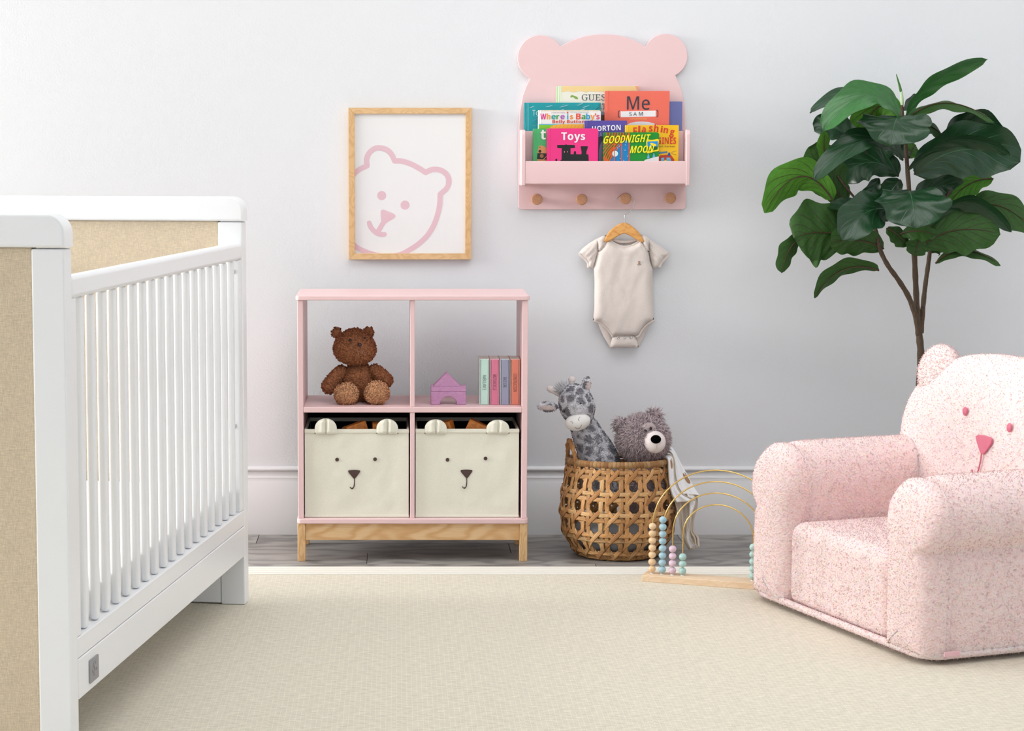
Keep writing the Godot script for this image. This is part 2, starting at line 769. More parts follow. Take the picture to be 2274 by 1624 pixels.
func make_materials() -> void:
	var m := mat("wall_paint", Color(0.895, 0.902, 0.918), 0.85)
	relief(m, noise_tex(0.05, 3, 3, 512), 0.03)
	triplanar(m, Vector3(5.3, 5.3, 5.3), true)
	mat("ceiling_paint", Color(0.95, 0.95, 0.95), 0.9)
	mat("trim_paint", Color(0.875, 0.875, 0.885), 0.5)
	mat("white_lacquer", Color(0.95, 0.955, 0.965), 0.32)
	mat("pink_lacquer", Color(0.925, 0.795, 0.8), 0.42)
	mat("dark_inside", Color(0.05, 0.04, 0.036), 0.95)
	mat("steel", Color(0.8, 0.8, 0.8), 0.25).metallic = 1.0
	mat("badge_metal", Color(0.62, 0.62, 0.64), 0.45).metallic = 0.5
	m = mat("brass", Color(0.86, 0.74, 0.48), 0.22)
	m.metallic = 1.0
	mat("tinted", Color.WHITE, 0.6, true)
	mat("tinted_satin", Color.WHITE, 0.35, true)
	m = mat("fur", Color.WHITE, 0.95, true)
	m.metallic_specular = 0.2
	m.backlight_enabled = true
	m.backlight = Color(0.3, 0.3, 0.3)
	# fleece of the armchair: a lumpy pile that lets light through
	m = mat("fleece", Color.WHITE, 0.95, true)
	m.metallic_specular = 0.15
	m.subsurf_scatter_enabled = true
	m.subsurf_scatter_strength = 0.45
	relief(m, noise_tex(0.055, 61, 3, 512), 0.22)
	triplanar(m, Vector3(4.4, 4.4, 4.4))
	m = mat("fuzz", Color.WHITE, 1.0, true)
	m.metallic_specular = 0.0
	m.backlight_enabled = true
	m.backlight = Color(0.9, 0.9, 0.9)
	m = mat("fleece_smooth", Color.WHITE, 0.95, true)
	m.metallic_specular = 0.15
	m.subsurf_scatter_enabled = true
	m.subsurf_scatter_strength = 0.45
	relief(m, noise_tex(0.045, 62, 3, 512), 0.16)
	triplanar(m, Vector3(4.4, 4.4, 4.4))
	wood("oak_flat", Color(0.9, 0.76, 0.57), Color(0.78, 0.61, 0.41), 10.0, 0.55, false, 5.0, 11)
	wood("oak_upright", Color(0.88, 0.73, 0.53), Color(0.76, 0.585, 0.385), 10.0, 0.6, true, 5.0, 12)
	wood("pine_flat", Color(0.93, 0.8, 0.62), Color(0.8, 0.6, 0.38), 5.0, 0.8, false, 3.2, 13)
	wood("pine_upright", Color(0.91, 0.77, 0.58), Color(0.78, 0.58, 0.36), 10.0, 0.7, true, 6.0, 14)
	wood("hanger_wood", Color(0.93, 0.71, 0.42), Color(0.8, 0.53, 0.25), 5.0, 0.7, false, 9.0, 15, 0.35)
	wood("peg_wood", Color(0.78, 0.58, 0.44), Color(0.66, 0.46, 0.33), 8.0, 0.8, false, 24.0, 16)
	wood("block_wood", Color(0.95, 0.62, 0.3), Color(0.8, 0.46, 0.17), 7.0, 0.8, false, 9.0, 17)
	wood("maple", Color(0.95, 0.85, 0.73), Color(0.9, 0.77, 0.63), 7.0, 0.7, false, 5.0, 18, 0.5)
	wood("violet_wood", Color(0.82, 0.62, 0.78), Color(0.74, 0.52, 0.7), 9.0, 0.7, false, 12.0, 19)
	for k in 3:
		var g: float = [0.0, 0.03, -0.03][k]
		wood("floor_wood_%d" % k, Color(0.66 + g, 0.645 + g, 0.63 + g), Color(0.44 + g, 0.43 + g, 0.42 + g), 4.0, 0.95, false, 2.1, 30 + k, 0.42)

	# woven linen of the crib's end panels
	var n := FastNoiseLite.new()
	n.seed = 5
	n.frequency = 1.0
	var t := picture(512, 512, func(x: int, y: int):
		var h := n.get_noise_2d(x * 0.03, y * 0.9) + 0.6 * n.get_noise_2d(x * 0.012 + 70.0, y * 0.45)
		var w := n.get_noise_2d(x * 0.9, y * 0.03 + 99.0) + 0.6 * n.get_noise_2d(x * 0.45, y * 0.012 + 30.0)
		var over := 0.02 if (x / 3 + y / 3) % 2 else -0.02
		var k := 1.0 + 0.11 * (h + w) + over
		return Color(0.83 * k, 0.765 * k, 0.665 * k))
	m = mat("linen", Color.WHITE, 0.95)
	m.albedo_texture = t
	triplanar(m, Vector3(4.2, 4.2, 4.2))

	# herringbone weave of the rug
	var nb := FastNoiseLite.new()
	nb.seed = 9
	nb.frequency = 0.5
	t = picture(768, 768, func(x: int, y: int):
		var col := x / 32
		var inx := x % 32
		var d := (inx if col % 2 else 31 - inx) + y
		var tw := absf(float(d % 8) - 3.5) / 3.5
		var k := 0.82 + 0.15 * tw + 0.2 * nb.get_noise_2d(x * 0.4, y * 0.4) + 0.1 * nb.get_noise_2d(x * 0.02, y * 0.12)
		if inx < 3:
			k += 0.05
		return Color(0.955 * k, 0.923 * k, 0.85 * k))
	m = mat("rug_weave", Color.WHITE, 0.95)
	m.albedo_texture = t
	relief(m, t, 0.1)
	triplanar(m, Vector3(4.0, 4.0, 4.0))
	mat("rug_band_pale", Color(0.93, 0.915, 0.88), 0.95)
	mat("rug_band_deep", Color(0.8, 0.77, 0.7), 0.95)

	# canvas of the bins, and the flecked jersey of the bodysuit
	t = picture(256, 256, func(x: int, y: int):
		var k := 1.0 + 0.03 * n.get_noise_2d(x * 0.9, y * 0.12) + 0.03 * n.get_noise_2d(x * 0.12 + 50.0, y * 0.9)
		return Color(0.925 * k, 0.918 * k, 0.86 * k))
	m = mat("canvas", Color.WHITE, 0.95)
	m.albedo_texture = t
	triplanar(m, Vector3(6, 6, 6))
	t = picture(384, 384, func(x: int, y: int):
		var a := n.get_noise_2d(x * 0.45, y * 0.14)
		var b := n.get_noise_2d(x * 0.8 + 20.0, y * 0.3)
		var k := 1.0 - 0.16 * maxf(0.0, a - 0.15) + 0.05 * b
		return Color(0.89 * k, 0.85 * k, 0.825 * k))
	m = mat("jersey", Color.WHITE, 0.95)
	m.albedo_texture = t
	relief(m, noise_tex(0.09, 21, 3, 256), 0.03)
	triplanar(m, Vector3(7, 7, 7))

	# dried water hyacinth of the basket
	t = picture(128, 128, func(x: int, y: int):
		var a := n.get_noise_2d(x * 0.04, y * 0.55)
		var b := n.get_noise_2d(x * 0.02 + 9.0, y * 0.16 + 40.0)
		var k := 0.94 + 0.34 * a + 0.26 * b
		return Color(clampf(k, 0, 1), clampf(k * 0.99, 0, 1), clampf(k * 0.96, 0, 1)))
	m = mat("wicker", Color.WHITE, 0.55, true)
	m.albedo_texture = t
	m.uv1_scale = Vector3(12, 26, 1)
	relief(m, t, 0.12)
	# muslin
	mat("muslin", Color(0.94, 0.94, 0.95), 0.95)
	mat("muslin_beige", Color(0.78, 0.73, 0.67), 0.95)
	m = mat("rib_knit", Color(0.66, 0.67, 0.68), 0.95)

# ------------------------------------------------------------------ the room
const ROOM := [-6.5, 3.3, 7.3, 2.85]   # left (unseen, set far off to even the light), right, front, height

func make_room() -> void:
	var x0: float = ROOM[0]
	var x1: float = ROOM[1]
	var z1: float = ROOM[2]
	var h: float = ROOM[3]
	var w := 0.12
	var mb := MB.new()
	mb.rbox(Vector3((x0 + x1) / 2, h / 2 - 0.05, -w / 2), Vector3(x1 - x0 + 2 * w, h + 0.3, w), 0.001, false)
	struct("wall_back", mb, MAT.wall_paint)
	mb = MB.new()
	mb.rbox(Vector3(x1 + w / 2, h / 2 - 0.05, z1 / 2), Vector3(w, h + 0.3, z1), 0.001, false)
	struct("wall_right", mb, MAT.wall_paint)
	mb = MB.new()
	mb.rbox(Vector3((x0 + x1) / 2, h + w / 2, z1 / 2), Vector3(x1 - x0 + 2 * w, w, z1 + 2 * w), 0.001, false)
	struct("ceiling", mb, MAT.ceiling_paint)
	# out-of-view walls, open where the lights stand; four pieces round each opening
	wall_with_windows("wall_left", 1, Vector3(x0 - w / 2, 0, 0), Vector3(0, 0, 1), z1, h, w, [[0.15, 0.95], [1.08, 3.02]], 1.53, 2.67)
	wall_with_windows("wall_front", 3, Vector3(x1, 0, z1 + w / 2), Vector3(-1, 0, 0), x1 - x0, h, w, [[1.25, 7.55]], 0.68, 2.62)

	# floor: grey boards along x on a slab
	mb = MB.new()
	mb.rbox(Vector3((x0 + x1) / 2, -0.07, z1 / 2), Vector3(x1 - x0 + 2 * w, 0.1, z1 + 2 * w), 0.001, false)
	var fl := struct("floor", mb, MAT.floor_wood_0)
	var bw := 0.146
	var bl := 1.22
	var row := 0
	var z := 0.0
	while z < z1:
		var zw := minf(bw, z1 - z)
		var x: float = x0 - [0.0, 0.5, 0.9, 0.28][row % 4]
		while x < x1:
			var a := maxf(x, x0)
			var b := minf(x + bl, x1)
			if b - a > 0.02:
				var pk := MB.new()
				pk.rbox(Vector3((a + b) / 2, -0.01, z + zw / 2), Vector3(b - a - 0.0012, 0.02, zw - 0.0012), 0.0014, false)
				part(fl, "plank", pk, MAT["floor_wood_%d" % rng.randi_range(0, 2)])
			x += bl
		z += bw
		row += 1

	# baseboard with a bead, a cove and a step
	var prof := PackedVector2Array([Vector2(0, 0.0), Vector2(0.016, 0.0), Vector2(0.016, 0.153), Vector2(0.013, 0.156), Vector2(0.0125, 0.166)])
	for k in 7:
		var a := k / 6.0 * PI / 2
		prof.append(Vector2(0.0125 - 0.006 * sin(a), 0.168 + 0.013 * (1 - cos(a))))
	prof.append(Vector2(0.0066, 0.1855))
	for k in 7:
		var a := -PI / 2 + k / 6.0 * PI
		prof.append(Vector2(0.0075 + 0.0045 * cos(a), 0.191 + 0.005 * sin(a)))
	prof.append(Vector2(0.003, 0.1985))
	prof.append(Vector2(0, 0.1995))
	mb = MB.new()
	# the profile lies in (z, y); turn it so that it runs along x
	mb.m = Transform3D(Basis(Vector3(0, 0, 1), Vector3(0, 1, 0), Vector3(-1, 0, 0)), Vector3(0, 0, 0))
	mb.slab(prof, -x1, -x0)
	struct("baseboard_back", mb, MAT.trim_paint)

	# luminous ceiling panel, out of view, placed to light wall and chair from above
	var cp := thing("unseen_ceiling_panel", "large square white luminous panel in the ceiling out of view, lighting the wall and chair from above", "ceiling light", at(Vector3(0.9, h, 1.7)))
	mb = MB.new()
	mb.rbox(Vector3(0.9, h - 0.008, 1.7), Vector3(2.4, 0.014, 1.6), 0.004, false)
	var glow := mat("panel_glow", Color(1, 1, 1), 0.6)
	glow.emission_enabled = true
	glow.emission = Color(1, 1, 1)
	glow.emission_energy_multiplier = 0.8
	part(cp, "diffuser", mb, glow)
	mb = MB.new()
	for s in [-1.0, 1.0]:
		mb.rbox(Vector3(0.9 + s * 1.215, h - 0.01, 1.7), Vector3(0.03, 0.02, 1.66), 0.003, false)
		mb.rbox(Vector3(0.9, h - 0.01, 1.7 + s * 0.815), Vector3(2.46, 0.02, 0.03), 0.003, false)
	part(cp, "frame", mb, MAT.white_lacquer)

func wall_with_windows(called: String, first: int, o: Vector3, along: Vector3, length: float, h: float, w: float, holes: Array, y0: float, y1: float) -> void:
	var mb := MB.new()
	mb.m = Transform3D(Basis(along, Vector3.UP, along.cross(Vector3.UP)), o)
	var from := 0.0
	for k in holes.size() + 1:
		var to: float = holes[k][0] if k < holes.size() else length
		mb.rbox(Vector3((from + to) / 2, h / 2 - 0.05, 0), Vector3(to - from, h + 0.3, w), 0.001, false)
		if k < holes.size():
			from = holes[k][1]
			mb.rbox(Vector3((from + to) / 2, y0 / 2 - 0.1, 0), Vector3(from - to, y0 + 0.2, w), 0.001, false)
			mb.rbox(Vector3((from + to) / 2, (y1 + h) / 2 + 0.05, 0), Vector3(from - to, h - y1 + 0.1, w), 0.001, false)
	struct(called, mb, MAT.wall_paint)
	if not MAT.has("glass"):
		var g := mat("glass", Color(1, 1, 1, 0.06), 0.02)
		g.transparency = BaseMaterial3D.TRANSPARENCY_ALPHA
		g.metallic_specular = 0.2
	for k in holes.size():
		var a0: float = holes[k][0]
		var a1: float = holes[k][1]
		var am := (a0 + a1) / 2
		var wn := Node3D.new()
		wn.name = "unseen_window_%d" % (first + k)  # unseen, framing the area light placed there
		add_child(wn)
		wn.position = o + along * am + Vector3(0, y0, 0)
		wn.set_meta("kind", "structure")
		var cols := maxi(1, roundi((a1 - a0) / 1.0))
		var fm := MB.new()
		fm.m = mb.m
		for p in cols + 1:
			fm.rbox(Vector3(lerpf(a0 + 0.02, a1 - 0.02, float(p) / cols), (y0 + y1) / 2, 0), Vector3(0.04, y1 - y0, 0.06), 0.004, false)
		for p in [y0 + 0.02, y1 - 0.02]:
			fm.rbox(Vector3(am, p, 0), Vector3(a1 - a0, 0.04, 0.06), 0.004, false)
		part(wn, "frame", fm, MAT.white_lacquer)
		for c in cols:
			var gl := MB.new()
			gl.m = mb.m
			var pw := (a1 - a0 - 0.04) / cols
			gl.rbox(Vector3(a0 + 0.02 + pw * (c + 0.5), (y0 + y1) / 2, 0), Vector3(pw - 0.04, y1 - y0 - 0.08, 0.004), 0.001, false)
			part(wn, "pane", gl, MAT.glass)

func make_rug() -> void:
	var z0 := 0.518
	var r := thing("area_rug", "large cream herringbone woven rug with striped border lying on the grey floor", "rug", at(Vector3(0, 0, z0)))
	var x0 := -2.5
	var x1 := 3.0
	var z := z0
	# woven border bands, then the field
	var widths := [0.006, 0.022, 0.005, 0.022, 0.005, 0.022, 0.005, 0.016, 0.006]
	for k in widths.size():
		var w: float = widths[k]
		var mb := MB.new()
		mb.rbox(Vector3((x0 + x1) / 2, 0.0052 if k % 2 else 0.0026, z + w / 2), Vector3(x1 - x0, 0.0104 if k % 2 else 0.0052, w), 0.0024, true)
		part(r, "border_band", mb, MAT.rug_band_pale if k % 2 else MAT.rug_band_deep)
		z += w
	var mb := MB.new()
	mb.rbox(Vector3((x0 + x1) / 2, 0.005, (z + 6.4) / 2), Vector3(x1 - x0, 0.01, 6.4 - z), 0.003, true)
	part(r, "woven_field", mb, MAT.rug_weave)

# ------------------------------------------------------------------ the crib
func make_crib() -> void:
	var f := on_y(553, 1336, 0.0104)
	var th := atan(0.153)
	var xf := Transform3D(Basis(Vector3(cos(th), 0, sin(th)), Vector3.UP, Vector3(-sin(th), 0, cos(th))), f)
	var cb := thing("crib", "white wooden baby crib with slatted side and beige linen end panels", "crib", xf)
	xf = xf * Transform3D(Basis.from_scale(Vector3.ONE * 0.9913), Vector3.ZERO)   # sizes below were taken at floor level
	var wid := 0.76
	var len := 1.427
	var t := 0.042
	var white: Material = MAT.white_lacquer
	for e in 2:
		var z := t / 2 if e == 0 else len - t / 2
		for s in 2:
			var px := -0.0305 if s == 0 else -wid + 0.0305
			var mb := MB.new()
			mb.m = xf
			mb.rbox(Vector3(px, 0.4715, z), Vector3(0.061, 0.943, t), 0.004)
			part(cb, "post", mb, white)
		# top cap, its upper corners rounded
		var cap := MB.new()
		cap.m = xf
		cap.slab(round_rect(-wid - 0.003, 0.945, 0.003, 1.004, [0.0, 0.0, 0.034, 0.034], 8), z - t / 2 - 0.005, z + t / 2 + 0.005, 0.006)
		part(cb, "top_cap", cap, white)
		var pn := MB.new()
		pn.m = xf
		var low := 0.215 if e == 0 else 0.03
		pn.rbox(Vector3(-wid / 2, (low + 0.945) / 2, z), Vector3(wid - 0.122, 0.945 - low, t - 0.012), 0.004)
		part(cb, "linen_panel", pn, MAT.linen)
		var lo := MB.new()
		lo.m = xf
		lo.rbox(Vector3(-wid / 2, 0.001 + low / 2, z), Vector3(wid - 0.1235, low - 0.003, t - 0.004), 0.003)
		part(cb, "bottom_board", lo, white)
	for s in 2:
		var sx := -0.015 if s == 0 else -wid + 0.015
		var a := t + 0.0006
		var b := len - t - 0.0006
		var mid := (a + b) / 2
		var l := b - a
		var mb := MB.new()
		mb.m = xf
		mb.rbox(Vector3(sx - (0.0 if s == 0 else -0.0), 0.8725, mid), Vector3(0.03, 0.041, l), 0.009)
		part(cb, "top_rail", mb, white)
		mb = MB.new()
		mb.m = xf
		mb.rbox(Vector3(sx, 0.2175, mid), Vector3(0.028, 0.038, l), 0.0025)
		part(cb, "bottom_rail", mb, white)
		mb = MB.new()
		mb.m = xf
		mb.rbox(Vector3(sx + (0.001 if s == 0 else -0.001), 0.1605, mid), Vector3(0.029, 0.0745, l), 0.0025)
		part(cb, "side_board", mb, white)
		for e in 2:
			mb = MB.new()
			mb.m = xf
			var z := a + 0.015 if e == 0 else b - 0.015
			mb.rbox(Vector3(sx - (0.001 if s == 0 else -0.001), 0.5445, z), Vector3(0.026, 0.6155, 0.03), 0.003)
			part(cb, "stile", mb, white)
			if s == 0 and e == 0:
				for y in [0.825, 0.45]:
					var bo := MB.new()
					bo.m = xf * Transform3D(Basis(Vector3.RIGHT, PI / 2), Vector3(sx - 0.002, y, z + 0.0145))
					bo.lathe(Vector3.ZERO, PackedVector2Array([Vector2(0, 0.0005), Vector2(0.002, 0.0005), Vector2(0.0025, 0.002), Vector2(0.0055, 0.0026), Vector2(0.0068, 0.0015), Vector2(0.007, 0)]), 20)
					part(cb, "bolt_head", bo, MAT.steel)
		for k in 18:
			var z := 1.3145 - 0.011 - 0.0702 * k
			mb = MB.new()
			mb.m = xf
			mb.rbox(Vector3(sx + (0.0 if s == 0 else 0.0), 0.5445, z), Vector3(0.0168, 0.6155, 0.022), 0.0068)
			part(cb, "bar", mb, white)
	# mattress on its board
	var mt := MB.new()
	mt.m = xf
	mt.rbox(Vector3(-wid / 2, 0.205, len / 2), Vector3(wid - 0.066, 0.02, len - 2 * t - 0.004), 0.002)
	part(cb, "mattress_board", mt, white)
	mt = MB.new()
	mt.m = xf
	mt.rbox(Vector3(-wid / 2, 0.26, len / 2), Vector3(wid - 0.07, 0.09, len - 2 * t - 0.01), 0.02)
	mat("sheet", Color(0.95, 0.95, 0.95), 0.9)
	part(cb, "mattress", mt, MAT.sheet)
	# pressed metal maker's plate on the side board
	var bd := MB.new()
	bd.m = xf * Transform3D(Basis(Vector3.UP, PI / 2), Vector3(0.0005, 0.159, 1.2985))
	bd.slab(round_rect(-0.027, -0.022, 0.027, 0.022, [0.003, 0.003, 0.003, 0.003]), 0.0, 0.003, 0.001)
	var plate := part(cb, "maker_plate", bd, MAT.badge_metal)
	bd = MB.new()
	bd.m = xf * Transform3D(Basis(Vector3.UP, PI / 2), Vector3(0.0005, 0.159, 1.2985))
	for q in [circ(Vector2(-0.004, 0.011), 0.003, 12), circ(Vector2(0.007, 0.011), 0.003, 12), circ(Vector2(0.0015, 0.005), 0.006, 16, 0.005), rect(-0.006, -0.012, 0.009, -0.002), circ(Vector2(-0.011, -0.002), 0.003, 12), circ(Vector2(0.014, -0.002), 0.003, 12)]:
		bd.slab(q, 0.003, 0.0042, 0.0004, false)
	part(plate, "embossed_mark", bd, MAT.badge_metal)

# ------------------------------------------------------------------ bookcase
const CASE_Z := 0.408      # front plane
const CASE_B := 0.128      # back plane

func make_bookcase() -> void:
	var c := on_z(916, 1248, CASE_Z)
	var cx := c.x
	var bc := thing("bookcase", "pink four-cube bookcase on natural pine legs against the white wall", "bookcase", at(Vector3(cx, 0, (CASE_Z + CASE_B) / 2)))
	var pink: Material = MAT.pink_lacquer
	var hw := 0.3155
	var mid := (CASE_Z + CASE_B) / 2
	var dep := CASE_Z - CASE_B
	var top := on_z(916, 657, CASE_Z).y
	var mb := MB.new()
	mb.m = Transform3D(Basis(Vector3.RIGHT, PI / 2), Vector3(cx, top, 0))
	mb.slab(round_rect(-hw, CASE_B, hw, CASE_Z + 0.004, [0.005, 0.005, 0.012, 0.012]), 0.0, 0.0125, 0.0025)
	part(bc, "top_board", mb, pink)
	var base_top := on_z(916, 1152, CASE_Z).y
	var base_bot := on_z(916, 1163.5, CASE_Z).y
	mb = MB.new()
	mb.m = Transform3D(Basis(Vector3.RIGHT, PI / 2), Vector3(cx, base_top, 0))
	mb.slab(round_rect(-hw + 0.001, CASE_B, hw - 0.001, CASE_Z + 0.004, [0.005, 0.005, 0.012, 0.012]), 0.0, base_top - base_bot, 0.0025)
	part(bc, "base_board", mb, pink)
	var y0 := base_top
	var y1 := top - 0.0125
	var sy0 := on_z(916, 917, CASE_Z).y
	var sy1 := on_z(916, 905, CASE_Z).y
	for s in [-1.0, 1.0]:
		mb = MB.new()
		mb.rbox(Vector3(cx + s * (0.3035), (y0 + y1) / 2, mid), Vector3(0.0155, y1 - y0, dep - 0.004), 0.002)
		var sp := part(bc, "side_panel", mb, pink)
		mb = MB.new()
		for y in [y1 - 0.025]:
			for z in [CASE_Z - 0.05, CASE_B + 0.05]:
				mb.m = Transform3D(Basis(Vector3(0, 0, 1), s * PI / 2), Vector3(cx + s * 0.2958, y, z))
				mb.lathe(Vector3.ZERO, PackedVector2Array([Vector2(0.0001, 0.0), Vector2(0.004, 0.0), Vector2(0.005, 0.0006), Vector2(0.0052, -0.0002)]), 14)
		part(sp, "screw_cap", mb, pink)
	mb = MB.new()
	mb.rbox(Vector3(cx, (sy0 + sy1) / 2, mid), Vector3(0.5915, sy1 - sy0, dep - 0.004), 0.002)
	part(bc, "shelf", mb, pink)
	for k in 2:
		mb = MB.new()
		var a := y0 if k == 0 else sy1
		var b := sy0 if k == 0 else y1
		mb.rbox(Vector3(cx - 0.0005, (a + b) / 2, mid), Vector3(0.0125, b - a, dep - 0.008), 0.002)
		part(bc, "divider", mb, pink)
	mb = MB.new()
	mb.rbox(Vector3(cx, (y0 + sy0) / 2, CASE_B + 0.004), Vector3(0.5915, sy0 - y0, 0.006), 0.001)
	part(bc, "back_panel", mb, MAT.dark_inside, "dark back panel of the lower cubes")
	for s in [-1.0, 1.0]:
		for z in [CASE_Z - 0.0125, CASE_B + 0.03]:
			mb = MB.new()
			mb.rbox(Vector3(cx + s * 0.3025, base_bot / 2, z), Vector3(0.0215, base_bot, 0.0235), 0.002)
			part(bc, "leg", mb, MAT.pine_upright)
	var ay := on_z(916, 1201, CASE_Z).y
	for z in [CASE_Z - 0.013, CASE_B + 0.03]:
		mb = MB.new()
		mb.rbox(Vector3(cx, (base_bot + ay) / 2, z), Vector3(0.5835, base_bot - ay - 0.0005, 0.016), 0.0015)
		part(bc, "apron", mb, MAT.pine_flat)
	for s in [-1.0, 1.0]:
		mb = MB.new()
		mb.rbox(Vector3(cx + s * 0.3025, (base_bot + ay) / 2, mid + 0.009), Vector3(0.014, base_bot - ay - 0.0005, dep - 0.068), 0.0015)
		part(bc, "side_apron", mb, MAT.pine_flat)

	# two canvas bins with bear faces, each holding wooden blocks
	bin(Vector2(677.5, 907.5), Vector2(954, 1151), base_top, [[699, 748, 929], [836, 884, 930]], [748.6, 1021.0, 832.9, 1020.0], [773.6, 799.7, 1043.8, 1063.8, 787.0], "cream canvas storage bin with bear face in the cube nearer the crib", 3)
	bin(Vector2(922.8, 1152.5), Vector2(953.5, 1150), base_top, [[943, 992, 931], [1080, 1131, 932]], [993.8, 1021.4, 1078.2, 1018.4], [1023.0, 1048.7, 1043.0, 1062.8, 1036.5], "cream canvas storage bin with bear face in the cube nearer the basket", 8)
	var g := "wooden blocks peeking out of the bins"
	wood_block(Vector2(791, 951), 0.345, 0.035, 17.0, 22.0, "orange wooden block tilted behind the first bin's first ear", g)
	wood_block(Vector2(852, 950), 0.335, 0.037, -1.0, 4.0, "squarely lying orange wooden block behind the second ear of the first bin", g)
	wood_block(Vector2(985, 946), 0.345, 0.033, 14.0, -18.0, "orange wooden block leaning behind the first ear of the second bin", g)
	wood_block(Vector2(1060, 950), 0.345, 0.038, -24.0, -8.0, "large tilted orange wooden block in the middle of the second bin", g)

func bin(xs: Vector2, ys: Vector2, floor_y: float, ears: Array, eyes: Array, nose: Array, label: String, seed_: int) -> void:
	var zf := CASE_Z - 0.014
	var lo := flat(xs.x, ys.y, zf)
	var hi := flat(xs.y, ys.x, zf)
	var y0 := floor_y + 0.0004
	var y1 := hi.y
	var mx := (lo.x + hi.x) / 2
	var hw := (hi.x - lo.x) / 2
	var zb := CASE_B + 0.018
	var root := thing("fabric_bin", label, "storage bin", at(Vector3(mx, y0, (zf + zb) / 2)), "cream bear bins in the bookcase")
	var nz := FastNoiseLite.new()
	nz.seed = seed_
	nz.frequency = 9.0
	var face := func(x: float, y: float) -> float:
		var a := clampf(1.0 - absf(x - mx) / hw, 0, 1) * 6.0
		var b := clampf((y - y0) / 0.03, 0, 1) * clampf((y1 - y) / 0.02, 0, 1)
		return zf + 0.0035 * nz.get_noise_2d(x + y * 0.6, y * 0.7 - x * 0.5) * minf(a, 1.0) * b
	var mb := MB.new()
	mb.grid(36, 30, func(u: float, v: float):
		var x := mx + (u * 2 - 1) * hw
		var y := y0 + v * (y1 - y0)
		return Vector3(x, y, face.call(x, y)))
	# inner face of the front, sides, back and bottom
	var th := 0.004
	mb.rbox(Vector3(mx, (y0 + y1) / 2, zf - th - 0.0045), Vector3(hw * 2 - 0.004, y1 - y0 - 0.001, th), 0.001, false)
	for s in [-1.0, 1.0]:
		mb.rbox(Vector3(mx + s * (hw - th / 2), (y0 + y1) / 2, (zf + zb) / 2), Vector3(th, y1 - y0, zf - zb - 0.001), 0.0015, false)
	mb.rbox(Vector3(mx, (y0 + y1) / 2, zb), Vector3(hw * 2, y1 - y0, th), 0.001, false)
	mb.rbox(Vector3(mx, y0 + th / 2, (zf + zb) / 2), Vector3(hw * 2 - 0.002, th, zf - zb - 0.002), 0.001, false)
	part(root, "body", mb, MAT.canvas)
	mb = MB.new()  # inner faces near black: the shade inside the cube put into their colour
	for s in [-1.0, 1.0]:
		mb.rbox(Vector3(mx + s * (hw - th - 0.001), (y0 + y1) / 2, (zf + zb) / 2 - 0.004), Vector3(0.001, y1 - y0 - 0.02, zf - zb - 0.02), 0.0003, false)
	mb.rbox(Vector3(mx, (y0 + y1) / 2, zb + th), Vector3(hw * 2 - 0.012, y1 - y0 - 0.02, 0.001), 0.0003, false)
	part(root, "shaded_inner_faces", mb, MAT.dark_inside, "inner faces coloured dark for the shade inside the bin")
	# bound hem along the top and the bottom seam
	mb = MB.new()
	mb.rbox(Vector3(mx, y1 - 0.005, zf - 0.003), Vector3(hw * 2 + 0.002, 0.0112, 0.011), 0.003)
	for s in [-1.0, 1.0]:
		mb.rbox(Vector3(mx + s * (hw - 0.002), y1 - 0.005, (zf + zb) / 2), Vector3(0.006, 0.011, zf - zb), 0.002)
	mb.rbox(Vector3(mx, y1 - 0.005, zb), Vector3(hw * 2, 0.011, 0.006), 0.002)
	part(root, "top_hem", mb, MAT.canvas)
	mb = MB.new()
	mb.rbox(Vector3(mx, y0 + 0.004, zf), Vector3(hw * 2 + 0.002, 0.007, 0.004), 0.0018)
	part(root, "bottom_seam", mb, MAT.canvas)
	for e in ears:
		var a := flat(e[0], ys.x + 9.5, zf)
		var b := flat(e[1], e[2], zf)
		var ex := (a.x + b.x) / 2
		var ew := (b.x - a.x) / 2
		var eh := b.y - a.y
		var poly := PackedVector2Array([Vector2(ex - ew, a.y), Vector2(ex + ew, a.y)])
		for k in 15:
			var an := k / 14.0 * PI
			poly.append(Vector2(ex + cos(an) * ew, a.y + eh * 0.36 + sin(an) * eh * 0.64))
		mb = MB.new()
		mb.pillow(poly, zf + 0.003, 0.0035, func(p: Vector2, d: float):
			# pleated in the middle, puffed on both sides
			var fold := absf(p.x - ex) / ew
			var puff := 0.008 * sqrt(clampf(d / 0.006, 0, 1))
			var rise := clampf((p.y - a.y) / eh, 0, 1)
			var dip := clampf(1.0 - fold / (0.06 + 0.22 * rise), 0, 1)
			return 0.0008 + puff * (0.55 + 0.45 * sin(clampf(fold * 1.5, 0, 1) * PI)) - 0.008 * dip * minf(1.0, d / 0.003), zf + 0.0028)
		var em := part(root, "ear", mb, MAT.canvas)
		mb = MB.new()
		mb.rbox(Vector3(ex, a.y + 0.004, zf + 0.0055), Vector3(ew * 2, 0.0012, 0.0016), 0.0006)
		part(em, "stitching", mb, MAT.canvas)
	var brown := Color(0.3, 0.215, 0.2)
	for k in 2:
		var p := flat(eyes[k * 2], eyes[k * 2 + 1], zf)
		mb = MB.new()
		var fz: float = face.call(p.x, p.y)
		ink(mb, circ(p, 0.0064), Color(0.95, 0.94, 0.87), fz + 0.0004, 0.0005)
		ink(mb, circ(p, 0.0051), brown, fz + 0.0011, 0.0009)
		part(root, "eye", mb, MAT.tinted)
	var n0 := flat(nose[0], nose[2], zf)
	var n1 := flat(nose[1], nose[3], zf)
	var tip := flat(nose[4], nose[3], zf)
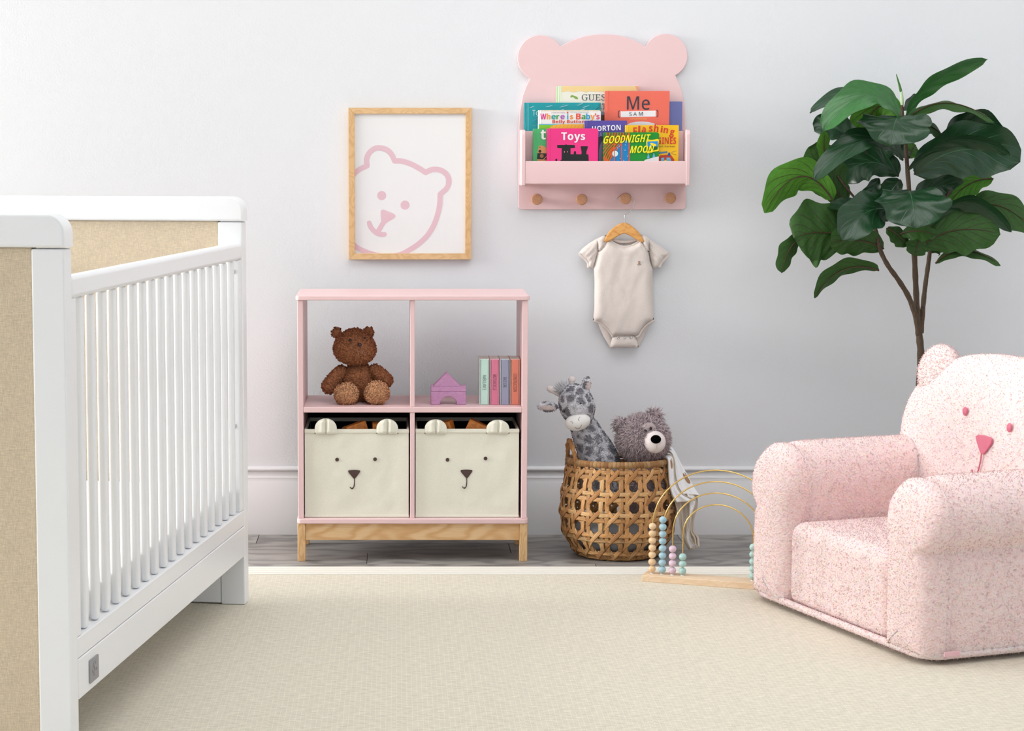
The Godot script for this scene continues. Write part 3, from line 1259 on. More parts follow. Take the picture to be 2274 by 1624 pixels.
	var tri := PackedVector2Array([Vector2(n0.x, n0.y - 0.0035), Vector2(n0.x + 0.0022, n0.y - 0.001), Vector2((n0.x + n1.x) / 2, n0.y), Vector2(n1.x - 0.0022, n0.y - 0.001), Vector2(n1.x, n0.y - 0.0035), Vector2(n1.x - 0.0015, n0.y - 0.0075), Vector2(tip.x + 0.003, tip.y + 0.0025), Vector2(tip.x, tip.y + 0.0004), Vector2(tip.x - 0.003, tip.y + 0.0025), Vector2(n0.x + 0.0015, n0.y - 0.0075)])
	tri = spline(tri, 4, true)
	var nf: float = face.call(tip.x, tip.y) + 0.0008
	mb = MB.new()
	ink(mb, tri, brown, nf, 0.0012)
	part(root, "nose", mb, MAT.tinted)
	var my := tip.y
	var line := spline(PackedVector2Array([Vector2(tip.x, my), Vector2(tip.x + 0.0002, my - 0.012), Vector2(tip.x - 0.0012, my - 0.0215), Vector2(tip.x - 0.006, my - 0.0272), Vector2(tip.x - 0.0105, my - 0.0245), Vector2(tip.x - 0.0115, my - 0.0225)]), 6)
	mb = MB.new()
	ink(mb, stroke(line, 0.0022), brown, nf, 0.001)
	part(root, "mouth", mb, MAT.tinted)

func wood_block(p: Vector2, z: float, half: float, roll: float, yaw: float, label: String, group: String) -> void:
	var w := on_z(p.x, p.y, z)
	var bas := Basis(Vector3(0, 0, 1), deg_to_rad(roll)) * Basis(Vector3.UP, deg_to_rad(yaw))
	var bl := thing("wooden_block", label, "toy block", Transform3D(bas, w + Vector3(0, -0.012, 0)), group)
	var mb := MB.new()
	mb.m = bl.transform
	mb.rbox(Vector3.ZERO, Vector3(half * 1.7, half * 1.4, half * 1.2), 0.003)
	part(bl, "block", mb, MAT.block_wood)

func make_bookcase_contents() -> void:
	# three violet blocks piled into a little house
	var sy := on_z(916, 905, CASE_Z).y
	var z := 0.35
	var g := "violet toy blocks piled into a house"
	var a := flat(957, 899.5, z)
	var b := flat(1034.5, 870, z)
	a.y = sy
	var cx := (a.x + b.x) / 2
	var arch := PackedVector2Array([Vector2(b.x, a.y), Vector2(b.x, b.y), Vector2(a.x, b.y), Vector2(a.x, a.y)])
	var r := (b.x - a.x) * 0.245
	for k in 15:
		var an := PI - k / 14.0 * PI
		arch.append(Vector2(cx + cos(an) * r, a.y + sin(an) * r * 0.98))
	var o := thing("arch_block", "violet wooden arch block at the bottom of the small house pile", "toy block", at(Vector3(cx, a.y, z - 0.02)), g)
	var mb := MB.new()
	mb.slab(arch, z - 0.04, z, 0.0018)
	part(o, "block", mb, MAT.violet_wood)
	var h := flat(990, 858.3, z).y
	o = thing("slab_block", "flat violet wooden block lying across the arch", "toy block", at(Vector3(cx, b.y, z - 0.02)), g)
	mb = MB.new()
	mb.slab(rect(a.x, b.y, b.x, h), z - 0.04, z, 0.0018)
	part(o, "block", mb, MAT.violet_wood)
	o = thing("roof_block", "violet triangular wooden block as the roof on top", "toy block", at(Vector3(cx, h, z - 0.02)), g)
	mb = MB.new()
	var pk := flat(992, 828.5, z)
	mb.slab(PackedVector2Array([Vector2(flat(962.5, 858, z).x, h), Vector2(flat(1022.5, 858, z).x, h), Vector2(flat(1022.5, 858, z).x - 0.001, h + 0.002), pk + Vector2(0.0015, -0.001), pk - Vector2(0.0015, 0.001), Vector2(flat(962.5, 858, z).x + 0.001, h + 0.002)]), z - 0.04, z, 0.001)
	part(o, "block", mb, MAT.violet_wood)

	# four board books standing by the side panel
	var names := ["AMBULANCE", "MOTORCYCLE", "RACE CAR", "CONSTRUCTION"]
	var cols := [Color(0.79, 0.925, 0.88), Color(0.87, 0.49, 0.61), Color(0.62, 0.635, 0.74), Color(0.92, 0.55, 0.46)]
	var edges := [Color(0.87, 0.96, 0.925), Color(0.94, 0.67, 0.74), Color(0.78, 0.83, 0.87), Color(0.95, 0.71, 0.65)]
	var words := ["mint green board book with AMBULANCE spine", "pink board book with MOTORCYCLE spine", "lavender blue board book with RACE CAR spine", "coral board book with CONSTRUCTION spine"]
	var px := [[1064.6, 1087.0], [1087.4, 1109.6], [1109.9, 1132.4], [1132.8, 1155.2]]
	var spans := [[34.0], [35.5], [22.5], [40.0]]
	var zf := 0.352
	for k in 4:
		var l := flat(px[k][0], 899, zf)
		var q := flat(px[k][1], 797.8, zf)
		var bx := (l.x + q.x) / 2
		var w := q.x - l.x - 0.0004
		var hgt := q.y - sy
		var bk := thing("board_book", words[k] + " standing on the middle shelf", "book", at(Vector3(bx, sy, zf - 0.05)), "little board books by the side panel")
		mb = MB.new()
		mb.paint(Color(0.93, 0.91, 0.88))
		for pg in 9:
			mb.rbox(Vector3(bx - w / 2 + w * (pg + 0.5) / 9.0, sy + hgt / 2, zf - 0.055), Vector3(w / 9.0 - 0.0002, hgt - 0.002, 0.1), 0.0006, false)
		part(bk, "pages", mb, MAT.tinted)
		mb = MB.new()
		mb.paint(edges[k])
		mb.slab(round_rect(bx - w / 2, sy + 0.0002, bx + w / 2, sy + hgt, [0.0016, 0.0016, 0.0016, 0.0016], 3), zf - 0.008, zf, 0.0022)
		for s in [-1.0, 1.0]:
			mb.rbox(Vector3(bx + s * (w / 2 - 0.0006), sy + hgt / 2, zf - 0.056), Vector3(0.0012, hgt, 0.104), 0.0005, false)
		part(bk, "cover", mb, MAT.tinted_satin)
		mb = MB.new()
		ink(mb, rect(bx - w * 0.35, sy + 0.0012, bx + w * 0.36, sy + hgt - 0.002), cols[k], zf + 0.0001, 0.0003)
		part(bk, "spine_strip", mb, MAT.tinted_satin)
		mb = MB.new()
		mb.paint(cols[k].darkened(0.55))
		var lw: float = spans[k][0] / FOCAL * 5.56
		var ty := flat(1076, 849.5 if k != 3 else 850.0, zf).y
		mb.text(names[k], font("Droid Sans"), Vector3(bx, ty, zf + 0.0006), lw, 0.0095, 0.0003, Basis(Vector3(0, 0, 1), -PI / 2))
		part(bk, "title", mb, MAT.tinted)

# ------------------------------------------------------------------ framed picture
func make_picture() -> void:
	var z := 0.021
	var a := flat(774.7, 576.5, z)
	var b := flat(1047.4, 239.2, z)
	var root := thing("framed_picture", "light oak framed print of a pink outlined bear face on the wall", "picture", at(Vector3((a.x + b.x) / 2, a.y, 0.0)))
	var w := 0.0172
	var sides := [
		[PackedVector2Array([a, Vector2(b.x, a.y), Vector2(b.x - w, a.y + w), a + Vector2(w, w)]), "oak_flat"],
		[PackedVector2Array([b, Vector2(a.x, b.y), Vector2(a.x + w, b.y - w), b - Vector2(w, w)]), "oak_flat"],
		[PackedVector2Array([Vector2(b.x, a.y), b, b - Vector2(w, w), Vector2(b.x - w, a.y + w)]), "oak_upright"],
		[PackedVector2Array([Vector2(a.x, b.y), a, a + Vector2(w, w), Vector2(a.x + w, b.y - w)]), "oak_upright"],
	]
	for s in sides:
		var mb := MB.new()
		mb.slab(s[0], 0.001, z, 0.0007)
		part(root, "frame_side", mb, MAT[s[1]])
	var pz := 0.0125
	var mb := MB.new()
	mb.paint(Color(0.945, 0.945, 0.95))
	mb.slab(rect(a.x + w - 0.003, a.y + w - 0.003, b.x - w + 0.003, b.y - w + 0.003), pz - 0.006, pz)
	var paper := part(root, "print", mb, MAT.tinted)
	# the drawing, kept inside the opening
	var win := rect(a.x + w - 0.002, a.y + w - 0.002, b.x - w + 0.002, b.y - w + 0.002)
	var pinkish := Color(0.895, 0.735, 0.785)
	var sc := 4.274
	var thick := 0.0151
	var f := func(pts: Array) -> PackedVector2Array: return flats(pts, pz, 760, 220, sc)
	var pieces := [
		[Vector2(70, 770), Vector2(110, 715), Vector2(160, 672), Vector2(236, 634)],
		[Vector2(236, 634), Vector2(231, 570), Vector2(258, 510), Vector2(305, 472), Vector2(360, 463), Vector2(425, 483), Vector2(472, 530), Vector2(496, 588)],
		[Vector2(496, 588), Vector2(560, 588), Vector2(640, 612), Vector2(720, 652), Vector2(792, 699)],
		[Vector2(792, 699), Vector2(835, 674), Vector2(895, 667), Vector2(955, 685), Vector2(1000, 730), Vector2(1014, 790), Vector2(990, 850), Vector2(929, 906)],
		[Vector2(929, 906), Vector2(925, 1000), Vector2(904, 1100), Vector2(865, 1205), Vector2(805, 1298), Vector2(725, 1375), Vector2(640, 1432), Vector2(560, 1474), Vector2(470, 1492), Vector2(370, 1490), Vector2(270, 1468), Vector2(180, 1432), Vector2(120, 1395), Vector2(70, 1340)],
	]
	mb = MB.new()
	for k in pieces.size():
		for q in clip(stroke(spline(f.call(pieces[k]), 5), thick), win):
			ink(mb, q, pinkish, pz, 0.0003 + 0.00004 * k)
	part(paper, "head_outline", mb, MAT.tinted)
	for e in [Vector2(375, 917), Vector2(596, 1007)]:
		mb = MB.new()
		ink(mb, circ(flat(760 + e.x / sc, 220 + e.y / sc, pz), 0.0131), pinkish, pz, 0.0003)
		part(paper, "eye_dot", mb, MAT.tinted)
	mb = MB.new()
	ink(mb, spline(f.call([Vector2(364, 1075), Vector2(386, 1050), Vector2(420, 1062), Vector2(486, 1088), Vector2(507, 1112), Vector2(490, 1135), Vector2(440, 1162), Vector2(410, 1186), Vector2(385, 1190), Vector2(371, 1165)]), 5, true), pinkish, pz, 0.0003)
	part(paper, "nose_mark", mb, MAT.tinted)
	mb = MB.new()
	ink(mb, stroke(f.call([Vector2(398, 1160), Vector2(338, 1262)]), 0.0142), pinkish, pz, 0.00035)
	ink(mb, stroke(spline(f.call([Vector2(256, 1176), Vector2(270, 1216), Vector2(302, 1254), Vector2(348, 1284), Vector2(400, 1285)]), 5), 0.0138), pinkish, pz, 0.0003)
	part(paper, "mouth_mark", mb, MAT.tinted)
	mb = MB.new()
	mb.slab(rect(a.x + w - 0.002, a.y + w - 0.002, b.x - w + 0.002, b.y - w + 0.002), pz + 0.002, pz + 0.004)
	part(root, "glazing", mb, MAT.glass)

# ------------------------------------------------------------------ wall shelf
const TRAY_Z := 0.104

func make_wall_shelf() -> void:
	var zb := 0.014
	var s := 3.867
	var o := Vector2(1130, 60)
	var pink: Material = MAT.pink_lacquer
	var outline := PackedVector2Array()
	var arc := func(c: Vector2, r: float, from: Vector2, to: Vector2, k: int) -> Array:
		var a0 := (from - c).angle()
		var a1 := (to - c).angle()
		while a1 < a0:
			a1 += TAU
		var out := []
		for i in k + 1:
			out.append(c + Vector2.from_angle(lerpf(a0, a1, float(i) / k)) * r)
		return out
	var pts := []
	pts.append_array([Vector2(82, 1540), Vector2(81, 1300), Vector2(83, 1000), Vector2(86, 860), Vector2(95, 720), Vector2(118, 590), Vector2(148, 510), Vector2(178, 448)])
	pts.append_array(arc.call(Vector2(271, 265), 196.0, Vector2(180, 440), Vector2(458, 157), 22))
	var brow := spline(PackedVector2Array([Vector2(458, 157), Vector2(560, 108), Vector2(680, 74), Vector2(812, 62), Vector2(945, 73), Vector2(1060, 106), Vector2(1148, 152)]), 6)
	for i in range(1, brow.size() - 1):
		pts.append(brow[i])
	pts.append_array(arc.call(Vector2(1346, 247), 189.0, Vector2(1148, 152), Vector2(1430, 415), 22))
	pts.append_array([Vector2(1460, 480), Vector2(1492, 570), Vector2(1512, 700), Vector2(1519, 860), Vector2(1522, 1100), Vector2(1522, 1300), Vector2(1521, 1540), Vector2(1513, 1558), Vector2(1494, 1566), Vector2(110, 1566), Vector2(90, 1558)])
	outline = flats(pts, zb, o.x, o.y, s)
	var a := flat(1152, 464, zb)
	var b := flat(1523, 80, zb)
	var root := thing("wall_shelf", "pink bear-shaped wall shelf with book tray and wooden pegs", "shelf", at(Vector3((a.x + b.x) / 2, a.y, 0)))
	var mb := MB.new()
	mb.slab(outline, 0.0005, zb, 0.0015)
	part(root, "back_board", mb, pink)
	# tray
	var lx := flat(1157.5, 400, TRAY_Z).x
	var rx := flat(1532, 400, TRAY_Z).x
	var th := 0.0115
	var ytop := flat(1300, 288, TRAY_Z).y
	var ybot := flat(1300, 413, TRAY_Z).y
	for k in 2:
		mb = MB.new()
		var x := lx if k == 0 else rx - th
		mb.m = Transform3D(Basis(Vector3(0, 0, -1), Vector3.UP, Vector3(1, 0, 0)), Vector3(x, 0, 0))
		mb.slab(round_rect(-TRAY_Z, ybot, -zb - 0.0003, ytop, [0.004, 0.0, 0.0, 0.016], 6), 0.0, th, 0.0022)
		part(root, "side_panel", mb, pink)
	var lip_top := flat(1300, 358, TRAY_Z).y
	var lip_bot := flat(1300, 409.5, TRAY_Z).y
	mb = MB.new()
	mb.m = Transform3D(Basis(Vector3(0, 0, 1), Vector3(0, 1, 0), Vector3(-1, 0, 0)), Vector3.ZERO)
	mb.slab(round_rect(TRAY_Z - 0.013, lip_bot, TRAY_Z - 0.001, lip_top, [0.001, 0.005, 0.001, 0.001], 5), -(rx - th), -(lx + th), 0.0)
	part(root, "front_lip", mb, pink)
	mb = MB.new()
	mb.rbox(Vector3((lx + rx) / 2, lip_bot + 0.006, (zb + TRAY_Z - 0.014) / 2), Vector3(rx - lx - 2 * th, 0.012, TRAY_Z - 0.0145 - zb), 0.001, false)
	part(root, "tray_floor", mb, pink)
	# the raised step that carries the back row of books
	var step_y := flat(1300, 291, 0.05).y
	mb = MB.new()
	mb.rbox(Vector3((lx + rx) / 2, (lip_bot + 0.012 + step_y) / 2, (zb + 0.052) / 2), Vector3(rx - lx - 2 * th - 0.0004, step_y - lip_bot - 0.0125, 0.0375), 0.001, false)
	part(root, "step", mb, pink)
	# turned pegs
	for p in [Vector2(1192.6, 442.7), Vector2(1292, 443.2), Vector2(1389.4, 441.3), Vector2(1489, 440)]:
		var c := on_z(p.x, p.y, 0.05)
		mb = MB.new()
		mb.m = Transform3D(Basis(Vector3.RIGHT, PI / 2), Vector3(c.x, c.y, zb))
		mb.lathe(Vector3.ZERO, PackedVector2Array([Vector2(0.0, 0.0), Vector2(0.009, 0.0), Vector2(0.0085, 0.01), Vector2(0.0088, 0.02), Vector2(0.0115, 0.026), Vector2(0.0152, 0.0305), Vector2(0.0161, 0.0335), Vector2(0.0155, 0.0362), Vector2(0.0135, 0.037), Vector2(0.007, 0.0371), Vector2(0.0, 0.0371)]), 28)
		part(root, "peg", mb, MAT.peg_wood)

# ------------------------------------------------------------------ books on the wall shelf
# a book standing on the tray: pages, a cover with a rounded spine; art(mb, z) lays its printed shapes
func shelf_book(label: String, l: float, t: float, r: float, foot: float, z: float, thick: float, color: Color, round_: float, lean: float) -> Dictionary:
	var a := flat(l, t, z)
	var b := flat(r, t, z)
	var y1 := a.y
	var y0 := foot
	var piv := Vector3((a.x + b.x) / 2, y0, z - thick)
	var xf := Transform3D(Basis(Vector3.RIGHT, -lean), piv)
	var root := thing("picture_book", label, "book", xf, "picture books on the pink wall shelf")
	var mb := MB.new()
	mb.m = xf * Transform3D(Basis(), -piv)
	mb.paint(Color(0.94, 0.93, 0.9))
	mb.rbox(Vector3((a.x + b.x) / 2 + 0.001, (y0 + y1) / 2, z - thick / 2), Vector3(b.x - a.x - 0.006, y1 - y0 - 0.004, thick - 0.002), 0.001, false)
	part(root, "pages", mb, MAT.tinted)
	mb = MB.new()
	mb.m = xf * Transform3D(Basis(), -piv)
	mb.paint(color)
	for zz in [z - 0.0015, z - thick]:
		mb.slab(round_rect(a.x + 0.003, y0, b.x, y1, [0.001, round_, round_, 0.001], 5), zz, zz + 0.0015, 0.0004)
	# spine and hinge groove
	mb.rbox(Vector3(a.x + 0.002, (y0 + y1) / 2, z - thick / 2), Vector3(0.004, y1 - y0, thick + 0.0006), 0.0018)
	mb.rbox(Vector3(a.x + 0.0075, (y0 + y1) / 2, z - 0.0002), Vector3(0.0034, y1 - y0 - 0.001, 0.0018), 0.0009)
	part(root, "cover", mb, MAT.tinted_satin)
	return {"root": root, "m": mb.m, "z": z + 0.0001, "a": Vector2(a.x, y0), "b": Vector2(b.x, y1)}

func book_ink(bk: Dictionary, called: String, shapes: Array) -> void:
	var mb := MB.new()
	mb.m = bk.m
	var lim := rect(bk.a.x + 0.0005, bk.a.y + 0.001, bk.b.x - 0.0005, bk.b.y - 0.0005)
	var k := 0
	for s in shapes:
		for q in clip(s[0], lim):
			if q.size() > 2:
				ink(mb, q, s[1], bk.z + k * 0.00006, 0.00025)
		k += 1
	part(bk.root, called, mb, MAT.tinted_satin)

func book_text(bk: Dictionary, s: String, fam: String, bold: bool, px: Vector2, wpx: float, hpx: float, color: Color, turn := 0.0, called := "lettering", skew := 0.0, lift := 0.0008) -> void:
	var mb := MB.new()
	mb.m = bk.m
	mb.paint(color)
	var c := on_z(px.x, px.y, bk.z)
	var k := 5.85 / FOCAL
	var bas := Basis(Vector3(0, 0, 1), turn)
	if skew != 0.0:
		bas = bas * Basis(Vector3(1, 0, 0), Vector3(skew, 1, 0), Vector3(0, 0, 1))
	mb.text(s, font(fam, bold), Vector3(c.x, c.y, bk.z + 0.0003 + lift), wpx * k, hpx * k, 0.0002, bas)
	part(bk.root, called, mb, MAT.tinted_satin)

func make_shelf_books() -> void:
	var step_y := flat(1300, 291, 0.05).y + 0.0004
	var floor_y := flat(1300, 409.5, TRAY_Z).y + 0.0124
	var z := 0.0
	var q := func(pts: Array, zz: float, ox: float, oy: float, s: float) -> PackedVector2Array: return flats(pts, zz, ox, oy, s)
	# back row, on the step: cream, blue, teal, coral
	var b := shelf_book("tall cream picture book with a green pea pod, rearmost and highest on the shelf", 1235.5, 191.0, 1418.5, step_y, 0.0245, 0.0085, Color(0.93, 0.92, 0.87), 0.001, 0.0)
	z = b.z
	var edge := [Vector2(1247, 186), Vector2(1425, 186)]
	for k in 23:
		edge.append(Vector2(1412 - k * 7.5, 203.5 - (k % 3) * 0.8 + (k % 4) * 0.6 - (2.0 if k < 4 else 0.0)))
	book_ink(b, "yellow_band", [[q.call([Vector2(1235, 190), Vector2(1243.5, 190), Vector2(1243.5, 300), Vector2(1235, 300)], z, 0, 0, 1.0), Color(0.75, 0.91, 0.68)], [q.call([Vector2(1243, 190), Vector2(1245.5, 190), Vector2(1245.5, 300), Vector2(1243, 300)], z, 0, 0, 1.0), Color(0.9, 0.97, 0.82)], [flats(edge, z), Color(0.945, 0.83, 0.58)], [flats([Vector2(1410, 190), Vector2(1419, 190), Vector2(1419, 204), Vector2(1414, 200)], z), Color(0.95, 0.65, 0.5)]])
	book_ink(b, "pea_pod", [[spline(flats([Vector2(1266.5, 214.5), Vector2(1269.5, 211), Vector2(1274, 212.5), Vector2(1280, 214.5), Vector2(1283.5, 218), Vector2(1282.5, 220.5), Vector2(1278, 220), Vector2(1274, 216.5), Vector2(1270.5, 215), Vector2(1268.5, 217.5)], z), 4, true), Color(0.52, 0.66, 0.3)]])
	book_text(b, "GUESS", "Droid Serif", false, Vector2(1324, 216.2), 64, 13.5, Color(0.3, 0.33, 0.36), 0.0, "title")
	book_text(b, "WHAT", "Droid Serif", false, Vector2(1318, 236), 58, 13, Color(0.3, 0.3, 0.3), 0.0, "title")
	book_ink(b, "brown_ground", [[flats([Vector2(1330, 247), Vector2(1346, 250), Vector2(1346, 256), Vector2(1330, 254)], z), Color(0.62, 0.7, 0.78)], [flats([Vector2(1330, 254), Vector2(1346, 256), Vector2(1346, 275), Vector2(1330, 275)], z), Color(0.45, 0.26, 0.15)]])

	b = shelf_book("plain dusty blue picture book peeking out behind the coral book", 1400.0, 225.5, 1515.3, step_y, 0.0365, 0.009, Color(0.43, 0.46, 0.69), 0.002, 0.0)
	b = shelf_book("teal picture book with pale brush strokes behind the white lettered book", 1163.8, 228.2, 1334.2, step_y, 0.038, 0.011, Color(0.08, 0.6, 0.64), 0.001, 0.0)
	z = b.z
	var r := RandomNumberGenerator.new()
	r.seed = 4
	var strokes := []
	for k in 46:
		var p := Vector2(r.randf_range(1164, 1332), r.randf_range(229, 290))
		var l := r.randf_range(6, 22)
		var tilt := r.randf_range(-0.55, -0.25)
		var d := Vector2(cos(tilt), sin(tilt))
		strokes.append([spline(flats([p, p + d * l * 0.5 + Vector2(0, -0.8), p + d * l, p + d * l * 0.5 + Vector2(0, 0.9)], z), 4, true), [Color(0.62, 0.83, 0.84), Color(0.76, 0.87, 0.88), Color(0.03, 0.47, 0.52), Color(0.3, 0.7, 0.74)][k % 4]])
	strokes.append([flats([Vector2(1171.5, 228), Vector2(1173, 228), Vector2(1173, 292), Vector2(1171.5, 292)], z), Color(0.55, 0.82, 0.84)])
	book_ink(b, "brush_strokes", strokes)
	book_text(b, "To", "Droid Sans", false, Vector2(1189.5, 250.5), 15, 12, Color(0.78, 0.9, 0.9), 0.0, "title")

	b = shelf_book("coral red picture book titled Me with white name box", 1343.2, 202.0, 1487.2, step_y, 0.0505, 0.0095, Color(0.925, 0.43, 0.35), 0.003, 0.0)
	z = b.z
	book_text(b, "Me", "Droid Sans", false, Vector2(1417.5, 229.0), 50, 29.5, Color(0.2, 0.21, 0.26), 0.0, "title")
	book_ink(b, "name_box", [[flats([Vector2(1378, 247.3), Vector2(1456, 245.8), Vector2(1456, 258.8), Vector2(1378.3, 260.3)], z), Color(0.94, 0.93, 0.94)],
		[stroke(flats([Vector2(1375.5, 246), Vector2(1373, 248.5), Vector2(1373, 258), Vector2(1375.8, 261)], z), 0.0022), Color(0.24, 0.22, 0.27)],
		[stroke(flats([Vector2(1458.3, 244.7), Vector2(1461, 247), Vector2(1461.2, 257), Vector2(1458.6, 260)], z), 0.0022), Color(0.24, 0.22, 0.27)],
		[flats([Vector2(1393, 277), Vector2(1400, 273), Vector2(1413, 270.5), Vector2(1426, 270), Vector2(1440, 271), Vector2(1452, 274), Vector2(1460, 278), Vector2(1462, 292), Vector2(1392, 292)], z), Color(0.88, 0.88, 0.91)]])
	book_text(b, "S A M", "Droid Sans", false, Vector2(1412.3, 253.2), 30, 8.2, Color(0.3, 0.3, 0.34), 0.02, "handwritten_name")
	book_text(b, "A COMPENDIUM", "Droid Sans", true, Vector2(1417.5, 264.3), 36, 3.6, Color(0.96, 0.68, 0.36), 0.01, "subtitle")

	# middle row
	b = shelf_book("white board book with rainbow lettering Where is Baby's Belly Button", 1195.2, 244.8, 1334.4, floor_y, 0.0635, 0.010, Color(0.95, 0.94, 0.93), 0.006, 0.0)
	z = b.z
	var sky := []
	for k in 40:
		sky.append([circ(flat(1198.5 + k * 3.4, 245.6, z), 0.0013, 8), Color(0.95, 0.8, 0.35)])
	sky.append([flats([Vector2(1197, 275.6), Vector2(1334, 275.6), Vector2(1334, 277.6), Vector2(1197, 277.6)], z), Color(0.35, 0.72, 0.85)])
	sky.append([flats([Vector2(1197, 277.6), Vector2(1335, 277.6), Vector2(1335, 360), Vector2(1197, 360)], z), Color(0.5, 0.76, 0.15)])
	sky.append([spline(flats([Vector2(1214, 300), Vector2(1221, 284), Vector2(1230, 277.8), Vector2(1250, 276), Vector2(1280, 276), Vector2(1300, 278), Vector2(1306, 300)], z), 4, true), Color(0.95, 0.7, 0.25)])
	for k in 9:
		sky.append([stroke(flats([Vector2(1228 + k * 8.5, 277.5), Vector2(1224 + k * 8.2, 286)], z), 0.0007), Color(0.86, 0.56, 0.14)])
	sky.append([flats([Vector2(1258, 249.6), Vector2(1260.3, 248.2), Vector2(1262.6, 249.2), Vector2(1261, 251.6), Vector2(1259.6, 251.9)], z), Color(0.85, 0.25, 0.15)])
	book_ink(b, "cover_picture", sky)
	book_text(b, "a karen katz", "Droid Sans", false, Vector2(1239.5, 250.0), 30, 3.2, Color(0.72, 0.62, 0.68), 0.0, "small_print")
	book_text(b, "lift-the-flap book", "Droid Sans", false, Vector2(1287, 249.6), 40, 3.4, Color(0.65, 0.76, 0.8), 0.0, "small_print")
	var word := "Where is Baby's"
	var rain := [Color(0.88, 0.18, 0.55), Color(0.95, 0.58, 0.13), Color(0.08, 0.62, 0.6), Color(0.25, 0.63, 0.3), Color(0.68, 0.35, 0.7), Color.WHITE, Color(0.1, 0.65, 0.82), Color(0.95, 0.55, 0.12), Color.WHITE, Color(0.9, 0.3, 0.22), Color(0.25, 0.62, 0.3), Color(0.1, 0.6, 0.8), Color(0.95, 0.58, 0.1), Color(0.85, 0.2, 0.2), Color(0.88, 0.28, 0.5)]
	var cx := [1206.5, 1218.5, 1229.3, 1238.6, 1249.3, 0, 1260.6, 1269.2, 0, 1284.5, 1295.6, 1306.0, 1316.0, 1322.4, 1328.0]
	var ws := [13.5, 7.5, 9.2, 6.4, 9.2, 0, 3.0, 6.6, 0, 10.6, 8.8, 8.6, 9.6, 2.4, 7.2]
	var hs := [12.5, 13.0, 9.6, 9.4, 9.6, 0, 12.6, 9.4, 0, 12.6, 9.6, 13.0, 13.0, 4.6, 9.6]
	for k in word.length():
		if word[k] == " ":
			continue
		var base: float = 265.0
		var cy: float = base - float(hs[k]) / 2 + (3.4 if word[k] == "y" else 0.0) - (8.6 if word[k] == "'" else 0.0)
		book_text(b, word[k], "Droid Sans", true, Vector2(cx[k], cy), ws[k], hs[k], rain[k], 0.0, "title_letter")
	book_text(b, "Belly Button", "Droid Sans", true, Vector2(1262.5, 271.0), 71, 9.6, Color(0.84, 0.22, 0.12), 0.0, "subtitle")

	b = shelf_book("violet picture book with white HORTON lettering behind the pink board book", 1298.2, 267.8, 1392.6, floor_y, 0.0735, 0.0085, Color(0.335, 0.28, 0.62), 0.002, 0.0)
	z = b.z
	book_ink(b, "dark_field", [[flats([Vector2(1306, 302), Vector2(1393, 302), Vector2(1393, 410), Vector2(1306, 410)], z), Color(0.23, 0.11, 0.3)], [spline(flats([Vector2(1331, 360), Vector2(1330, 338), Vector2(1334, 318), Vector2(1340, 314), Vector2(1344, 330), Vector2(1345, 362)], z), 4, true), Color(0.42, 0.42, 0.55)]])
	book_text(b, "HORTON", "Droid Sans", true, Vector2(1346.5, 284.6), 63, 11.5, Color(0.96, 0.95, 0.98), 0.055, "title")
	book_text(b, "HEARS A WHO", "Droid Sans", true, Vector2(1352, 298.5), 66, 8.5, Color(0.6, 0.56, 0.76), 0.03, "title")
	b = shelf_book("yellow picture book with red lettering and a fire engine, beside the right side panel", 1388.0, 278.0, 1507.6, floor_y, 0.0755, 0.0105, Color(0.955, 0.75, 0.03), 0.002, 0.0)
	z = b.z
	var fl := "Flashing"
	var fx := [1410.5, 1419.5, 1429.5, 1445.0, 1457.5, 1469.5, 1478.5, 1492.0]
	var fy := [291.0, 287.5, 288.6, 286.2, 284.5, 287.0, 290.0, 297.0]
	var fw := [7.0, 3.6, 7.5, 7.0, 8.0, 3.6, 8.0, 8.6]
	var fh := [13.0, 13.0, 9.5, 10.0, 14.0, 11.5, 9.5, 14.0]
	for k in 8:
		book_text(b, fl[k], "Droid Sans", true, Vector2(fx[k], fy[k]), float(fw[k]) * 1.2, float(fh[k]) * 1.2, Color(0.83, 0.21, 0.12), -0.1 + (k - 4) * -0.03, "title_letter")
	book_text(b, "ENGINES", "Droid Sans", true, Vector2(1471, 312.5), 60, 14.5, Color(0.83, 0.2, 0.12), 0.0, "title")
	book_text(b, "Mitton  Ant Parker", "Droid Sans", false, Vector2(1466, 325.2), 66, 3.6, Color(0.4, 0.33, 0.08), 0.0, "small_print")
	var red := Color(0.76, 0.22, 0.1)
	book_ink(b, "fire_engine", [[spline(flats([Vector2(1464, 358), Vector2(1464, 347), Vector2(1472, 344.5), Vector2(1488, 344), Vector2(1494, 350), Vector2(1496, 358)], z), 3, true), red], [flats([Vector2(1440, 340), Vector2(1482, 336), Vector2(1482, 340), Vector2(1440, 345)], z), Color(0.35, 0.5, 0.62)], [flats([Vector2(1468, 351), Vector2(1475, 350), Vector2(1475, 358), Vector2(1468, 358)], z), Color(0.45, 0.75, 0.88)], [flats([Vector2(1480, 350), Vector2(1488, 350), Vector2(1491, 358), Vector2(1480, 358)], z), Color(0.45, 0.75, 0.88)], [spline(flats([Vector2(1483, 346), Vector2(1484, 340), Vector2(1486, 338.5), Vector2(1488, 340.5), Vector2(1488.5, 346)], z), 3, true), Color(0.16, 0.32, 0.6)], [stroke(flats([Vector2(1491, 338.5), Vector2(1502, 335)], z), 0.0008), Color(0.5, 0.45, 0.3)], [stroke(flats([Vector2(1491, 341), Vector2(1502, 344)], z), 0.0008), Color(0.5, 0.45, 0.3)], [circ(flat(1478, 358, z), 0.004, 16), Color(0.93, 0.8, 0.3)]])

	# front row
	b = shelf_book("green board book with a white t, half hidden by the pink one", 1183.6, 286.0, 1262.0, floor_y, 0.079, 0.0095, Color(0.3, 0.69, 0.42), 0.003, 0.0)
	z = b.z
